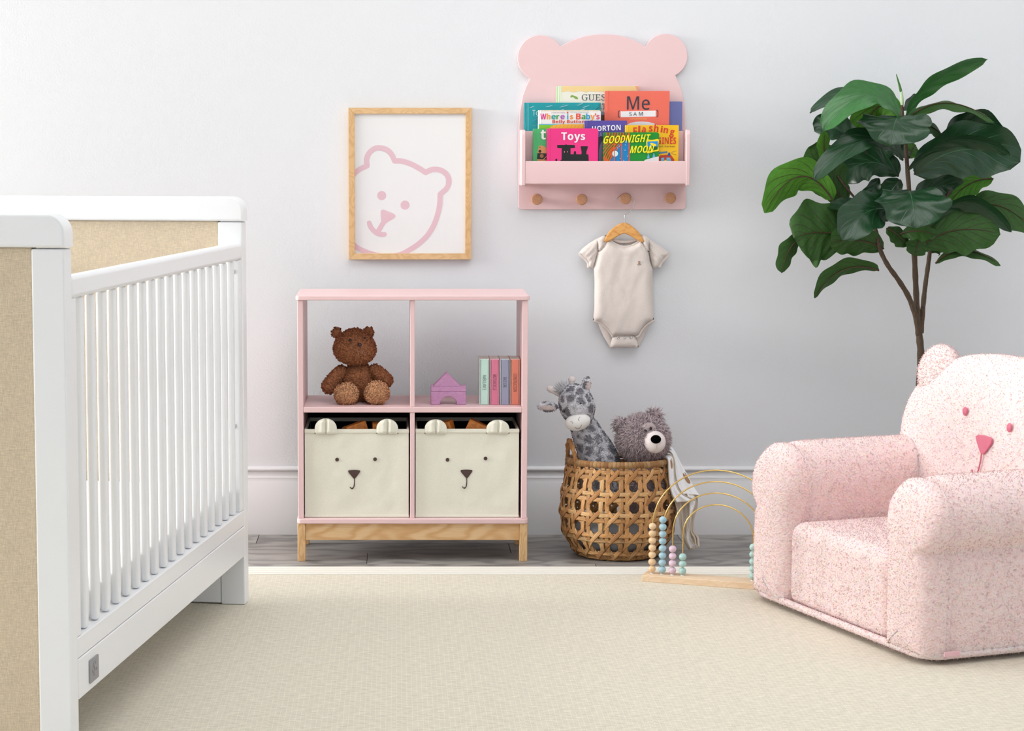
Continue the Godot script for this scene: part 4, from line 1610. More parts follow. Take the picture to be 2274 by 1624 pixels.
	book_text(b, "t", "Droid Sans", true, Vector2(1206.2, 299.3), 11.5, 21.0, Color(0.93, 0.95, 0.92), 0.0, "title")
	book_ink(b, "printed_digger", [[flats([Vector2(1195, 332), Vector2(1196.5, 325), Vector2(1201, 322.8), Vector2(1208, 325), Vector2(1216, 330), Vector2(1216, 341), Vector2(1193.5, 340)], z), Color(0.83, 0.58, 0.36)], [circ(flat(1199, 336, z), 0.0042, 18), Color(0.1, 0.08, 0.07)], [circ(flat(1199, 327.3, z), 0.0016, 12), Color(0.1, 0.08, 0.07)], [flats([Vector2(1193.5, 340), Vector2(1216, 341), Vector2(1216, 356), Vector2(1192.5, 353.5)], z), Color(0.1, 0.08, 0.07)], [flats([Vector2(1192.5, 353.5), Vector2(1216, 355), Vector2(1216, 380), Vector2(1192, 380)], z), Color(0.82, 0.57, 0.35)], [stroke(flats([Vector2(1207, 354), Vector2(1216, 345)], z), 0.0018), Color(0.83, 0.6, 0.38)], [circ(flat(1203, 346.5, z), 0.0055, 14), Color(0.62, 0.42, 0.25)]])
	b = shelf_book("hot pink board book titled Toys with a black toy train", 1214.6, 285.2, 1328.7, floor_y, 0.0895, 0.0095, Color(0.93, 0.19, 0.52), 0.007, 0.0)
	z = b.z
	book_text(b, "Toys", "Droid Sans", true, Vector2(1272.8, 305.4), 52.5, 22.5, Color(0.97, 0.95, 0.97), 0.0, "title")
	var zo := func(pts: Array) -> PackedVector2Array: return flats(pts, z, 1150, 180, 8.545)
	var black := Color(0.06, 0.06, 0.07)
	book_ink(b, "printed_train", [[zo.call([Vector2(745, 1215), Vector2(900, 1212), Vector2(915, 1198), Vector2(935, 1212), Vector2(1080, 1215), Vector2(1083, 1272), Vector2(1000, 1276), Vector2(1000, 1390), Vector2(1060, 1390), Vector2(1065, 1340), Vector2(1083, 1326), Vector2(1102, 1340), Vector2(1108, 1390), Vector2(1205, 1390), Vector2(1210, 1350), Vector2(1190, 1245), Vector2(1200, 1238), Vector2(1320, 1238), Vector2(1330, 1250), Vector2(1298, 1350), Vector2(1300, 1390), Vector2(1340, 1395), Vector2(1350, 1700), Vector2(780, 1700), Vector2(780, 1530), Vector2(830, 1490), Vector2(832, 1276), Vector2(748, 1272)]), black], [zo.call([Vector2(712, 1478), Vector2(748, 1478), Vector2(748, 1700), Vector2(712, 1700)]), black], [circ(flat(1150 + 883 / 8.545, 180 + 1345 / 8.545, z), 0.0012, 10, 0.0024), Color(0.95, 0.5, 0.6)], [circ(flat(1150 + 940 / 8.545, 180 + 1343 / 8.545, z), 0.001, 10, 0.0022), Color(0.95, 0.5, 0.6)]])
	b = shelf_book("green board book with yellow GOODNIGHT MOON lettering, in front at the right", 1339.6, 294.0, 1463.8, floor_y, 0.0897, 0.0095, Color(0.04, 0.55, 0.14), 0.007, 0.0)
	z = b.z
	zo = func(pts: Array) -> PackedVector2Array: return flats(pts, z, 1330, 180, 8.545)
	var orange := Color(0.88, 0.36, 0.07)
	var art := [[zo.call([Vector2(200, 1130), Vector2(590, 1130), Vector2(590, 1800), Vector2(200, 1800)]), Color(0.03, 0.5, 0.75)]]
	art.append([zo.call([Vector2(75, 960), Vector2(590, 960), Vector2(560, 1070), Vector2(470, 1150), Vector2(370, 1200), Vector2(300, 1290), Vector2(230, 1420), Vector2(200, 1520), Vector2(200, 1800), Vector2(75, 1800)]), Color(0.16, 0.45, 0.12)])
	for k in 9:
		var s0 := 150.0 + k * 52.0
		art.append([stroke(spline(zo.call([Vector2(s0, 955), Vector2(s0 - 10, 1040), Vector2(s0 - 70 - k * 6, 1130 + k * 4), Vector2(s0 - 190 - k * 12, 1240 + k * 18), Vector2(s0 - 260 - k * 16, 1420 + k * 16)]), 5), 0.0026), orange])
	for k in 4:
		art.append([stroke(spline(zo.call([Vector2(100 + k * 34, 1800), Vector2(96 + k * 34, 1560), Vector2(130 + k * 40, 1380), Vector2(210 + k * 36, 1270)]), 5), 0.0019), orange])
	for x in [290, 432, 572]:
		art.append([zo.call([Vector2(x - 10, 1180 if x < 500 else 1000), Vector2(x + 10, 1180 if x < 500 else 1000), Vector2(x + 10, 1800), Vector2(x - 10, 1800)]), Color(0.9, 0.33, 0.08)])
	art.append([circ(flat(1330 + 308 / 8.545, 180 + 1378 / 8.545, z), 0.0082, 24), Color(0.8, 0.93, 0.95)])
	art.append([zo.call([Vector2(283, 1300), Vector2(299, 1300), Vector2(299, 1460), Vector2(283, 1460)]), Color(0.9, 0.33, 0.08)])
	for p in [Vector2(383, 1237), Vector2(500, 1213), Vector2(495, 1313), Vector2(540, 1425), Vector2(470, 1505), Vector2(405, 1470), Vector2(350, 1270)]:
		art.append([circ(flat(1330 + p.x / 8.545, 180 + p.y / 8.545, z), 0.0011, 8), Color(0.8, 0.92, 0.97)])
	art.append([spline(zo.call([Vector2(905, 1110), Vector2(1000, 1118), Vector2(1130, 1105), Vector2(1125, 1220), Vector2(1135, 1320), Vector2(1020, 1345), Vector2(910, 1370), Vector2(900, 1240)]), 4, true), Color(0.98, 0.88, 0.1)])
	art.append([zo.call([Vector2(918, 1150), Vector2(1118, 1140), Vector2(1118, 1240), Vector2(918, 1250)]), Color(0.05, 0.55, 0.85)])
	art.append([zo.call([Vector2(918, 1250), Vector2(1118, 1240), Vector2(1112, 1300), Vector2(925, 1340)]), Color(0.05, 0.35, 0.12)])
	art.append([spline(zo.call([Vector2(970, 1180), Vector2(1010, 1175), Vector2(1075, 1200), Vector2(1090, 1225), Vector2(1040, 1240), Vector2(990, 1215)]), 4, true), Color(0.98, 0.85, 0.1)])
	art.append([zo.call([Vector2(860, 1500), Vector2(1000, 1460), Vector2(1150, 1425), Vector2(1150, 1800), Vector2(900, 1800)]), Color(0.86, 0.86, 0.86)])
	for p in [Vector2(935, 1420), Vector2(1040, 1405)]:
		art.append([spline(zo.call([p + Vector2(0, -45), p + Vector2(16, 0), p + Vector2(22, 40), p + Vector2(-22, 45), p + Vector2(-14, 0)]), 4, true), Color(0.4, 0.68, 0.9)])
	book_ink(b, "cover_picture", art)
	var yel := Color(0.98, 0.93, 0.05)
	book_text(b, "GOODNIGHT", "Droid Sans", true, Vector2(1391.5, 308.6), 101, 16.5, yel, 0.04, "title", 0.28, 0.0026)
	book_text(b, "MOON", "Droid Sans", true, Vector2(1425.5, 331.5), 50, 15.5, yel, 0.03, "title", 0.28, 0.0026)

# ------------------------------------------------------------------ bodysuit on its hanger
func make_bodysuit() -> void:
	var s := 4.275
	var o := Vector2(1270, 420)
	var hz := 0.042
	var fz := func(pts: Array, z: float) -> PackedVector2Array: return flats(pts, z, o.x, o.y, s)
	# wooden hanger with a wire hook round the third peg
	var hook_at := on_z(o.x + 497 / s, o.y + 320 / s, hz)
	var hg := thing("hanger", "small wooden child's hanger with wire hook hanging from the third peg", "hanger", at(hook_at))
	var wood_ := [Vector2(302, 492), Vector2(330, 440), Vector2(362, 398), Vector2(402, 362), Vector2(450, 332), Vector2(480, 322), Vector2(497, 319), Vector2(516, 322), Vector2(548, 335), Vector2(592, 366), Vector2(628, 400), Vector2(658, 438), Vector2(690, 495), Vector2(672, 506), Vector2(640, 494), Vector2(590, 466), Vector2(545, 440), Vector2(510, 425), Vector2(497, 423), Vector2(482, 426), Vector2(450, 441), Vector2(400, 470), Vector2(350, 500), Vector2(320, 506)]
	var mb := MB.new()
	mb.slab(fz.call(wood_, hz), hz - 0.012, hz, 0.004)
	part(hg, "shoulder_bar", mb, MAT.hanger_wood)
	var zs := [hz - 0.006, hz - 0.006, 0.036, 0.035, 0.034, 0.034, 0.036, 0.037, 0.037, 0.038, 0.04, 0.046, 0.05, 0.051]
	var wire := [Vector2(503, 335), Vector2(502, 250), Vector2(522, 234), Vector2(548, 212), Vector2(578, 175), Vector2(593, 135), Vector2(590, 105), Vector2(576, 78), Vector2(550, 52), Vector2(515, 38), Vector2(478, 50), Vector2(445, 75), Vector2(422, 100), Vector2(402, 102)]
	var p3 := PackedVector3Array()
	for k in wire.size():
		p3.append(on_z(o.x + wire[k].x / s, o.y + wire[k].y / s, zs[k]))
	mb = MB.new()
	mb.tube(spline3(p3, 5), 0.0014, 10)
	part(hg, "hook", mb, MAT.steel)

	var bs := thing("bodysuit", "oatmeal short-sleeved baby bodysuit on a wooden hanger against the wall", "bodysuit", at(on_z(o.x + 500 / s, o.y + 1505 / s, 0.03)))
	var jersey: Material = MAT.jersey
	var nz := FastNoiseLite.new()
	nz.seed = 31
	nz.frequency = 22.0
	var puff := func(p: Vector2, d: float, high: float) -> float:
		var e := clampf(d / 0.02, 0, 1)
		return high * sqrt(1.0 - (1.0 - e) * (1.0 - e)) + 0.0022 * e * nz.get_noise_2d(p.x * 0.9, p.y * 0.5)
	# back panel: neck, and the seat that shows below the front's leg holes
	var back := [Vector2(330, 436), Vector2(392, 478), Vector2(440, 494), Vector2(500, 498), Vector2(560, 494), Vector2(612, 480), Vector2(655, 432), Vector2(700, 470), Vector2(770, 760), Vector2(778, 1250), Vector2(742, 1280), Vector2(706, 1362), Vector2(638, 1502), Vector2(620, 1508), Vector2(380, 1510), Vector2(362, 1504), Vector2(300, 1398), Vector2(245, 1270), Vector2(212, 1245), Vector2(218, 770), Vector2(285, 470)]
	mb = MB.new()
	mb.pillow(fz.call(back, 0.02), 0.012, 0.009, func(p: Vector2, d: float): return puff.call(p, d, 0.007), 0.010)
	part(bs, "back_panel", mb, jersey)
	mb = MB.new()
	mb.tube(_lift(spline(fz.call([Vector2(390, 480), Vector2(440, 498), Vector2(500, 503), Vector2(560, 498), Vector2(614, 482)], 0.03), 5), 0.0235), 0.0028, 8, false, 1.5)
	part(bs, "back_collar", mb, jersey)
	mb = MB.new()
	var lb := on_z(o.x + 497 / s, o.y + 517 / s, 0.027)
	mb.paint(Color(0.5, 0.45, 0.44))
	mb.rbox(lb, Vector3(0.006, 0.0012, 0.0006), 0.0002, false)
	part(bs, "neck_print", mb, MAT.tinted)
	var front := [Vector2(330, 442), Vector2(362, 480), Vector2(408, 512), Vector2(450, 532), Vector2(500, 543), Vector2(550, 539), Vector2(600, 520), Vector2(640, 494), Vector2(662, 470), Vector2(690, 530), Vector2(735, 600), Vector2(745, 690), Vector2(774, 765), Vector2(766, 830), Vector2(760, 920), Vector2(766, 1040), Vector2(775, 1130), Vector2(780, 1200), Vector2(788, 1248), Vector2(750, 1262), Vector2(712, 1288), Vector2(670, 1334), Vector2(636, 1392), Vector2(600, 1400), Vector2(390, 1402), Vector2(360, 1352), Vector2(318, 1306), Vector2(280, 1276), Vector2(240, 1260), Vector2(206, 1250), Vector2(212, 1205), Vector2(221, 1120), Vector2(220, 1030), Vector2(222, 900), Vector2(216, 800), Vector2(214, 766), Vector2(236, 680), Vector2(252, 598), Vector2(296, 552), Vector2(318, 500)]
	mb = MB.new()
	mb.pillow(fz.call(front, 0.045), 0.027, 0.0062, func(p: Vector2, d: float): return puff.call(p, d, 0.016), 0.0265)
	part(bs, "front_panel", mb, jersey)
	mb = MB.new()
	mb.tube(_lift(spline(fz.call([Vector2(330, 446), Vector2(362, 484), Vector2(408, 517), Vector2(450, 537), Vector2(500, 548), Vector2(550, 544), Vector2(600, 525), Vector2(640, 499), Vector2(664, 474)], 0.045), 5), 0.0305), 0.0034, 8, false, 0.8)
	part(bs, "neck_binding", mb, jersey)
	# sleeves, lapped shoulders
	var sl := [[Vector2(290, 458), Vector2(240, 472), Vector2(160, 522), Vector2(100, 570), Vector2(72, 606), Vector2(88, 628), Vector2(118, 655), Vector2(150, 695), Vector2(152, 742), Vector2(178, 756), Vector2(208, 760), Vector2(228, 690), Vector2(255, 598), Vector2(258, 540)],
		[Vector2(690, 448), Vector2(742, 472), Vector2(800, 512), Vector2(870, 560), Vector2(926, 604), Vector2(916, 634), Vector2(880, 668), Vector2(850, 708), Vector2(836, 742), Vector2(800, 752), Vector2(774, 762), Vector2(760, 690), Vector2(738, 600), Vector2(728, 540)]]
	for k in 2:
		mb = MB.new()
		mb.pillow(fz.call(sl[k], 0.035), 0.022, 0.0052, func(p: Vector2, d: float): return puff.call(p, d, 0.013) + 0.002 * sin((p.x * (1 if k else -1) + p.y) * 330.0) * clampf(d / 0.012, 0, 1), 0.0145)
		var sm := part(bs, "sleeve", mb, jersey)
		var hem := [[Vector2(76, 606), Vector2(96, 636), Vector2(128, 664), Vector2(156, 702), Vector2(160, 748)], [Vector2(922, 606), Vector2(910, 640), Vector2(876, 674), Vector2(846, 712), Vector2(832, 746)]]
		mb = MB.new()
		mb.tube(_lift(spline(fz.call(hem[k], 0.03), 5), 0.0245), 0.0032, 8, false, 1.4)
		part(sm, "cuff_hem", mb, jersey)
	var laps := [[Vector2(328, 440), Vector2(300, 446), Vector2(262, 462), Vector2(244, 480), Vector2(256, 530), Vector2(256, 598), Vector2(290, 568), Vector2(312, 530), Vector2(322, 480)], [Vector2(656, 432), Vector2(690, 442), Vector2(728, 462), Vector2(742, 484), Vector2(732, 540), Vector2(736, 602), Vector2(712, 584), Vector2(690, 552), Vector2(674, 500)]]
	for k in 2:
		mb = MB.new()
		mb.pillow(fz.call(laps[k], 0.045), 0.034, 0.0042, func(p: Vector2, d: float): return puff.call(p, d, 0.0085) + 0.0012 * sin(p.x * 620.0) * clampf(d / 0.006, 0, 1), 0.0335)
		part(bs, "lapped_shoulder", mb, jersey)
	# crotch flap with three snaps
	var flap := [Vector2(392, 1402), Vector2(440, 1390), Vector2(500, 1387), Vector2(562, 1390), Vector2(598, 1400), Vector2(616, 1440), Vector2(638, 1500), Vector2(626, 1510), Vector2(500, 1508), Vector2(376, 1512), Vector2(362, 1504), Vector2(378, 1440)]
	mb = MB.new()
	mb.pillow(fz.call(flap, 0.035), 0.0265, 0.0052, func(p: Vector2, d: float): return puff.call(p, d, 0.0085), 0.026)
	part(bs, "crotch_flap", mb, jersey)
	var leg := [[Vector2(208, 1252), Vector2(244, 1264), Vector2(284, 1281), Vector2(322, 1311), Vector2(362, 1356), Vector2(392, 1404)], [Vector2(786, 1250), Vector2(750, 1266), Vector2(712, 1292), Vector2(670, 1338), Vector2(636, 1394), Vector2(606, 1404)]]
	for k in 2:
		mb = MB.new()
		mb.tube(_lift(spline(fz.call(leg[k], 0.035), 5), 0.0295), 0.0026, 8, false, 1.3)
		part(bs, "leg_binding", mb, jersey)
	for p in [Vector2(443, 1411), Vector2(503, 1408), Vector2(562, 1408)]:
		mb = MB.new()
		mb.m = Transform3D(Basis(Vector3.RIGHT, PI / 2), on_z(o.x + p.x / s, o.y + p.y / s, 0.0345))
		mb.lathe(Vector3.ZERO, PackedVector2Array([Vector2(0.0, 0.0005), Vector2(0.0018, 0.0005), Vector2(0.0021, 0.0016), Vector2(0.0033, 0.0018), Vector2(0.0038, 0.0)]), 18)
		part(bs, "snap", mb, MAT.steel)
	mb = MB.new()
	var lp := flat(o.x + 640 / s, o.y + 702 / s, 0.046)
	ink(mb, circ(lp + Vector2(0, 0.0022), 0.0022, 14), Color(0.66, 0.53, 0.44), 0.0442, 0.0007)
	ink(mb, circ(lp + Vector2(0, -0.0024), 0.0034, 14, 0.0028), Color(0.66, 0.53, 0.44), 0.0442, 0.0007)
	for q in [Vector2(-0.0018, 0.0042), Vector2(0.0018, 0.0042), Vector2(-0.0042, -0.0044), Vector2(0.0042, -0.0044)]:
		ink(mb, circ(lp + q, 0.0012, 8), Color(0.66, 0.53, 0.44), 0.0442, 0.0007)
	part(bs, "embroidered_emblem", mb, MAT.tinted)

func _lift(pts: PackedVector2Array, z: float) -> PackedVector3Array:
	var out := PackedVector3Array()
	for p in pts:
		out.append(Vector3(p.x, p.y, z))
	return out

# ------------------------------------------------------------------ wicker basket
const BK := Vector3(0.615, 0.0, 0.298)

func basket_r(y: float) -> float:
	var ys := [0.0, 0.02, 0.05, 0.085, 0.12, 0.16, 0.2, 0.235, 0.265, 0.3]
	var rs := [0.104, 0.125, 0.146, 0.1555, 0.1585, 0.157, 0.1505, 0.144, 0.138, 0.132]
	for i in ys.size() - 1:
		if y <= ys[i + 1]:
			var t: float = clampf((y - ys[i]) / (ys[i + 1] - ys[i]), 0, 1)
			return lerpf(rs[i], rs[i + 1], t)
	return 0.132

func basket_p(a: float, y: float, off: float) -> Vector3:
	var r := basket_r(y) + off
	var tall := y / 0.258
	return BK + Vector3(sin(a) * r, y + 0.006 * cos(a) * tall * tall, cos(a) * r)

func make_basket() -> void:
	var root := thing("wicker_basket", "round open-weave wicker basket full of plush toys on the grey floor", "basket", at(BK))
	var tones := [Color(0.9, 0.7, 0.48), Color(0.85, 0.63, 0.4), Color(0.93, 0.75, 0.53), Color(0.79, 0.56, 0.34), Color(0.88, 0.66, 0.43)]
	var pitch := 0.0555
	var rows := [0.2365, 0.181, 0.1255, 0.07, 0.0165]
	var step := TAU / 18.0
	var tone := func() -> Color: return (tones[rng.randi_range(0, 4)] as Color).darkened(rng.randf_range(0.0, 0.12))
	# uprights, in pairs
	for k in 18:
		for s in [-1.0, 1.0]:
			var pts := PackedVector3Array()
			var outs := PackedVector3Array()
			for i in 41:
				var y := 0.004 + i / 40.0 * 0.256
				var a: float = k * step + s * 0.053 + rng.randf_range(-0.004, 0.004)
				var off := 0.0018 * cos(PI * (y - 0.2365) / 0.0075 * 0.27 + (0.0 if s > 0 else PI))
				pts.append(basket_p(a, y, off))
				outs.append(Vector3(sin(a), 0.12, cos(a)))
			var mb := MB.new()
			mb.paint(tone.call())
			mb.strand(pts, outs, 0.0067, 0.0016)
			part(root, "upright_strand", mb, MAT.wicker)
	# hoops, in pairs
	for j in rows.size():
		for s in [-1.0, 1.0]:
			var pts := PackedVector3Array()
			var outs := PackedVector3Array()
			for i in 108:
				var a := TAU * i / 108.0
				var off: float = 0.002 * cos(a * 18.0 + (0.0 if s > 0 else PI)) + 0.001
				pts.append(basket_p(a, rows[j] + s * 0.0073 + 0.0006 * sin(a * 7.0 + j), off))
				outs.append(Vector3(sin(a), 0.1, cos(a)))
			var mb := MB.new()
			mb.paint(tone.call())
			mb.strand(pts, outs, 0.0064, 0.0016, true)
			part(root, "hoop_strand", mb, MAT.wicker)
	# slanting strands both ways, crossing between the openings
	for k in 18:
		for s in [-1.0, 1.0]:
			var pts := PackedVector3Array()
			var outs := PackedVector3Array()
			for i in 61:
				var y := 0.006 + i / 60.0 * 0.244
				var a: float = (k + 0.5) * step + s * (y - 0.2365) / pitch * step
				var ph := (y - 0.2365) / pitch
				var off: float = 0.0004 + 0.0036 * cos(TAU * ph) + (0.0008 if s > 0 else -0.0012)
				pts.append(basket_p(a, y, off))
				outs.append(Vector3(sin(a), 0.1, cos(a)))
			var mb := MB.new()
			mb.paint(tone.call())
			mb.strand(pts, outs, 0.0064, 0.0017)
			part(root, "slanting_strand", mb, MAT.wicker)
	# wrapped rim, one coil after another
	for k in 84:
		var pts := PackedVector3Array()
		for i in 7:
			var a := TAU * (k + i / 6.0 * 1.12) / 84.0
			var p := basket_p(a, 0.263, 0.0)
			pts.append(p)
		var mb := MB.new()
		mb.paint((tones[(k * 7) % 5] as Color).darkened(0.06 + 0.1 * rng.randf()))
		var rr := PackedFloat32Array([0.0082, 0.0089, 0.0093, 0.0095, 0.0093, 0.009, 0.0082])
		mb.tube(pts, rr, 10)
		part(root, "rim_coil", mb, MAT.wicker)
	# plaited foot
	for s in [0.0, 1.0]:
		var pts := PackedVector3Array()
		var outs := PackedVector3Array()
		for i in 160:
			var a := TAU * i / 160.0
			var w: float = a * 20.0 + s * PI
			pts.append(BK + Vector3(sin(a) * (0.1075 + 0.003 * sin(w)), 0.0065 + 0.0028 * cos(w), cos(a) * (0.1075 + 0.003 * sin(w))))
			outs.append(Vector3(sin(a), 0.2, cos(a)))
		var mb := MB.new()
		mb.paint(tones[1 if s > 0.5 else 3])
		mb.strand(pts, outs, 0.0042, 0.0024, true)
		part(root, "foot_plait", mb, MAT.wicker)
	var mb := MB.new()
	mb.paint(tones[3])
	mb.lathe(BK, PackedVector2Array([Vector2(0, 0.003), Vector2(0.06, 0.003), Vector2(0.104, 0.003), Vector2(0.106, 0.006), Vector2(0.104, 0.009), Vector2(0.06, 0.008), Vector2(0.0, 0.008)]), 40)
	part(root, "bottom", mb, MAT.wicker)
	# looped handle on the side
	for w in 2:
		var pts := PackedVector3Array()
		for i in 17:
			var t := i / 16.0
			var a := deg_to_rad(-80.0) + deg_to_rad(21.0) * (t * 2 - 1) * (1.0 - 0.12 * sin(t * PI))
			var up := sin(t * PI)
			var p := BK + Vector3(sin(a) * (0.139 + 0.002 * w), 0.245 + 0.076 * pow(up, 0.62), cos(a) * (0.139 + 0.002 * w))
			var wig := t * 26.0 + w * PI
			pts.append(p + Vector3(cos(wig) * 0.0022, sin(wig) * 0.0022, 0))
		mb = MB.new()
		mb.paint(tones[3] if w else tones[1])
		mb.tube(pts, 0.0052, 9)
		part(root, "handle", mb, MAT.wicker)

# ------------------------------------------------------------------ plush toys
# a furry lobe at a photographed place; radii in metres, roll in degrees
func lobe(parent: Node3D, called: String, at_: Vector3, radii: Vector3, roll: float, color: Color, f: Dictionary, fn = null, cf = null) -> MeshInstance3D:
	var mb := MB.new()
	mb.paint(color)
	mb.blob(at_, radii, 30, 20, Basis(Vector3(0, 0, 1), deg_to_rad(roll)), fn)
	if cf != null:
		for i in mb.v.size():
			mb.c[i] = cf.call(mb.v[i])
	if f.size():
		mb.fur(f.d, f.l, f.w, f.lean, hash(called) + int(absf(at_.x) * 9999.0), f.get("shade", 0.14), cf, f.get("low", 0.0), f.get("comb", Vector3.ZERO), f.get("stub", false))
	return part(parent, called, mb, MAT.fur)

func bead(parent: Node3D, called: String, at_: Vector3, radii: Vector3, color: Color, roll := 0.0, satin := true) -> MeshInstance3D:
	var mb := MB.new()
	mb.paint(color)
	mb.blob(at_, radii, 20, 14, Basis(Vector3(0, 0, 1), deg_to_rad(roll)))
	return part(parent, called, mb, MAT.tinted_satin if satin else MAT.fur)

func seam(parent: Node3D, called: String, pts: PackedVector3Array, r: float, color: Color) -> void:
	var mb := MB.new()
	mb.paint(color)
	mb.tube(spline3(pts, 5), r, 6)
	part(parent, called, mb, MAT.tinted)

func make_plush_toys() -> void:
	make_teddy()
	make_giraffe()
	make_grey_bear()
	# ribbed knit folded at the bottom of the basket
	var kn := thing("knit_throw", "pale grey ribbed knit throw folded at the bottom of the basket, seen through its openings", "throw", at(BK + Vector3(0, 0.012, 0)))
	var mb := MB.new()
	mb.grid(72, 24, func(u: float, v: float):
		var a := u * TAU
		var th := (v - 0.5) * PI
		var r := 0.122 * pow(cos(th), 0.45)
		var y := 0.058 + 0.046 * sin(th)
		r = minf(r, basket_r(y) - 0.012)
		r += 0.0022 * sin(a * 24.0 + y * 160.0)
		return BK + Vector3(sin(a) * r, y, cos(a) * r), true)
	part(kn, "ribbed_fold", mb, MAT.rib_knit)

func make_teddy() -> void:
	var sy := on_z(916, 905, CASE_Z).y
	var t := thing("teddy_bear", "curly brown teddy bear with pale feet sitting on the bookcase shelf", "teddy bear", at(Vector3(on_z(795, 850, 0.28).x, sy, 0.28)))
	var brown := Color(0.73, 0.49, 0.355)
	var pale := Color(0.88, 0.66, 0.5)
	var f := {"d": 75000.0, "l": 0.0066, "w": 0.0027, "lean": 0.9, "shade": 0.3, "low": 0.4, "stub": true}
	var k := 5.62 / FOCAL
	var p := func(x: float, y: float, z: float) -> Vector3: return on_z(x, y, z)
	# trunk, widening downwards
	lobe(t, "torso", p.call(796, 847, 0.262), Vector3(39, 47, 34) * k, 0, brown, f, func(d: Vector3): return 1.0 - 0.1 * d.y)
	var head := lobe(t, "head", p.call(788, 769, 0.275), Vector3(45.5, 39, 41) * k, -3, brown, f, func(d: Vector3): return 1.0 - 0.07 * d.y * absf(d.x) * 2.0 + (0.12 * maxf(0.0, d.z) if d.y < 0.1 else 0.0))
	for e in [Vector2(747.5, 739.5), Vector2(818.5, 737.5)]:
		lobe(head, "ear", p.call(e.x, e.y, 0.268), Vector3(10.5, 10.5, 6) * k, 0, brown, f)
	lobe(head, "muzzle", p.call(797, 780, 0.315), Vector3(17, 14, 13) * k, 0, brown.lightened(0.07), f)
	var arm := func(a: Vector3, b: Vector3, ra: float, rb: float) -> void:
		var pts := PackedVector3Array()
		var rad := PackedFloat32Array()
		for i in 15:
			var u := i / 14.0
			pts.append(a.lerp(b, u) + Vector3(0, 0.006 * sin(u * PI), 0))
			var r := lerpf(ra, rb, u)
			rad.append(r * sqrt(maxf(0.02, 1.0 - pow(absf(u * 2 - 1), 6.0))))
		var mb := MB.new()
		mb.paint(brown)
		mb.tube(pts, rad, 16)
		mb.fur(f.d, f.l, f.w, f.lean, int(a.x * 5000.0) + 77, f.shade, null, f.low, Vector3.ZERO, true)
		part(t, "arm", mb, MAT.fur)
	arm.call(p.call(767, 818, 0.268), p.call(723, 871, 0.3), 13.5 * k, 16.5 * k)
	arm.call(p.call(823, 818, 0.268), p.call(864, 857, 0.3), 13.5 * k, 16.5 * k)
	for e in [[768.5, 876, 25.5, 23.5], [837, 873, 26, 25]]:
		lobe(t, "foot", p.call(e[0], e[1], 0.345), Vector3(e[2], e[3], 19) * k, 8, pale, f)
		lobe(t, "thigh", p.call(lerpf(e[0], 798, 0.25), e[1] + 2.0, 0.305), Vector3(20, 20, 26) * k, 0, brown, f)
	var dark := Color(0.1, 0.06, 0.05)
	bead(head, "eye", p.call(777.5, 755.5, 0.3285), Vector3(3.4, 2.6, 2.6) * k, dark)
	bead(head, "eye", p.call(810, 750.5, 0.3255), Vector3(3.0, 2.6, 2.6) * k, dark)
	bead(head, "nose", p.call(798.5, 765.5, 0.3375), Vector3(5.0, 4.0, 3.5) * k, Color(0.2, 0.11, 0.09), -12)
	seam(head, "mouth", PackedVector3Array([p.call(798.5, 768, 0.34), p.call(800, 773.5, 0.34), p.call(798.5, 779, 0.339)]), 0.0007, Color(0.25, 0.14, 0.1))

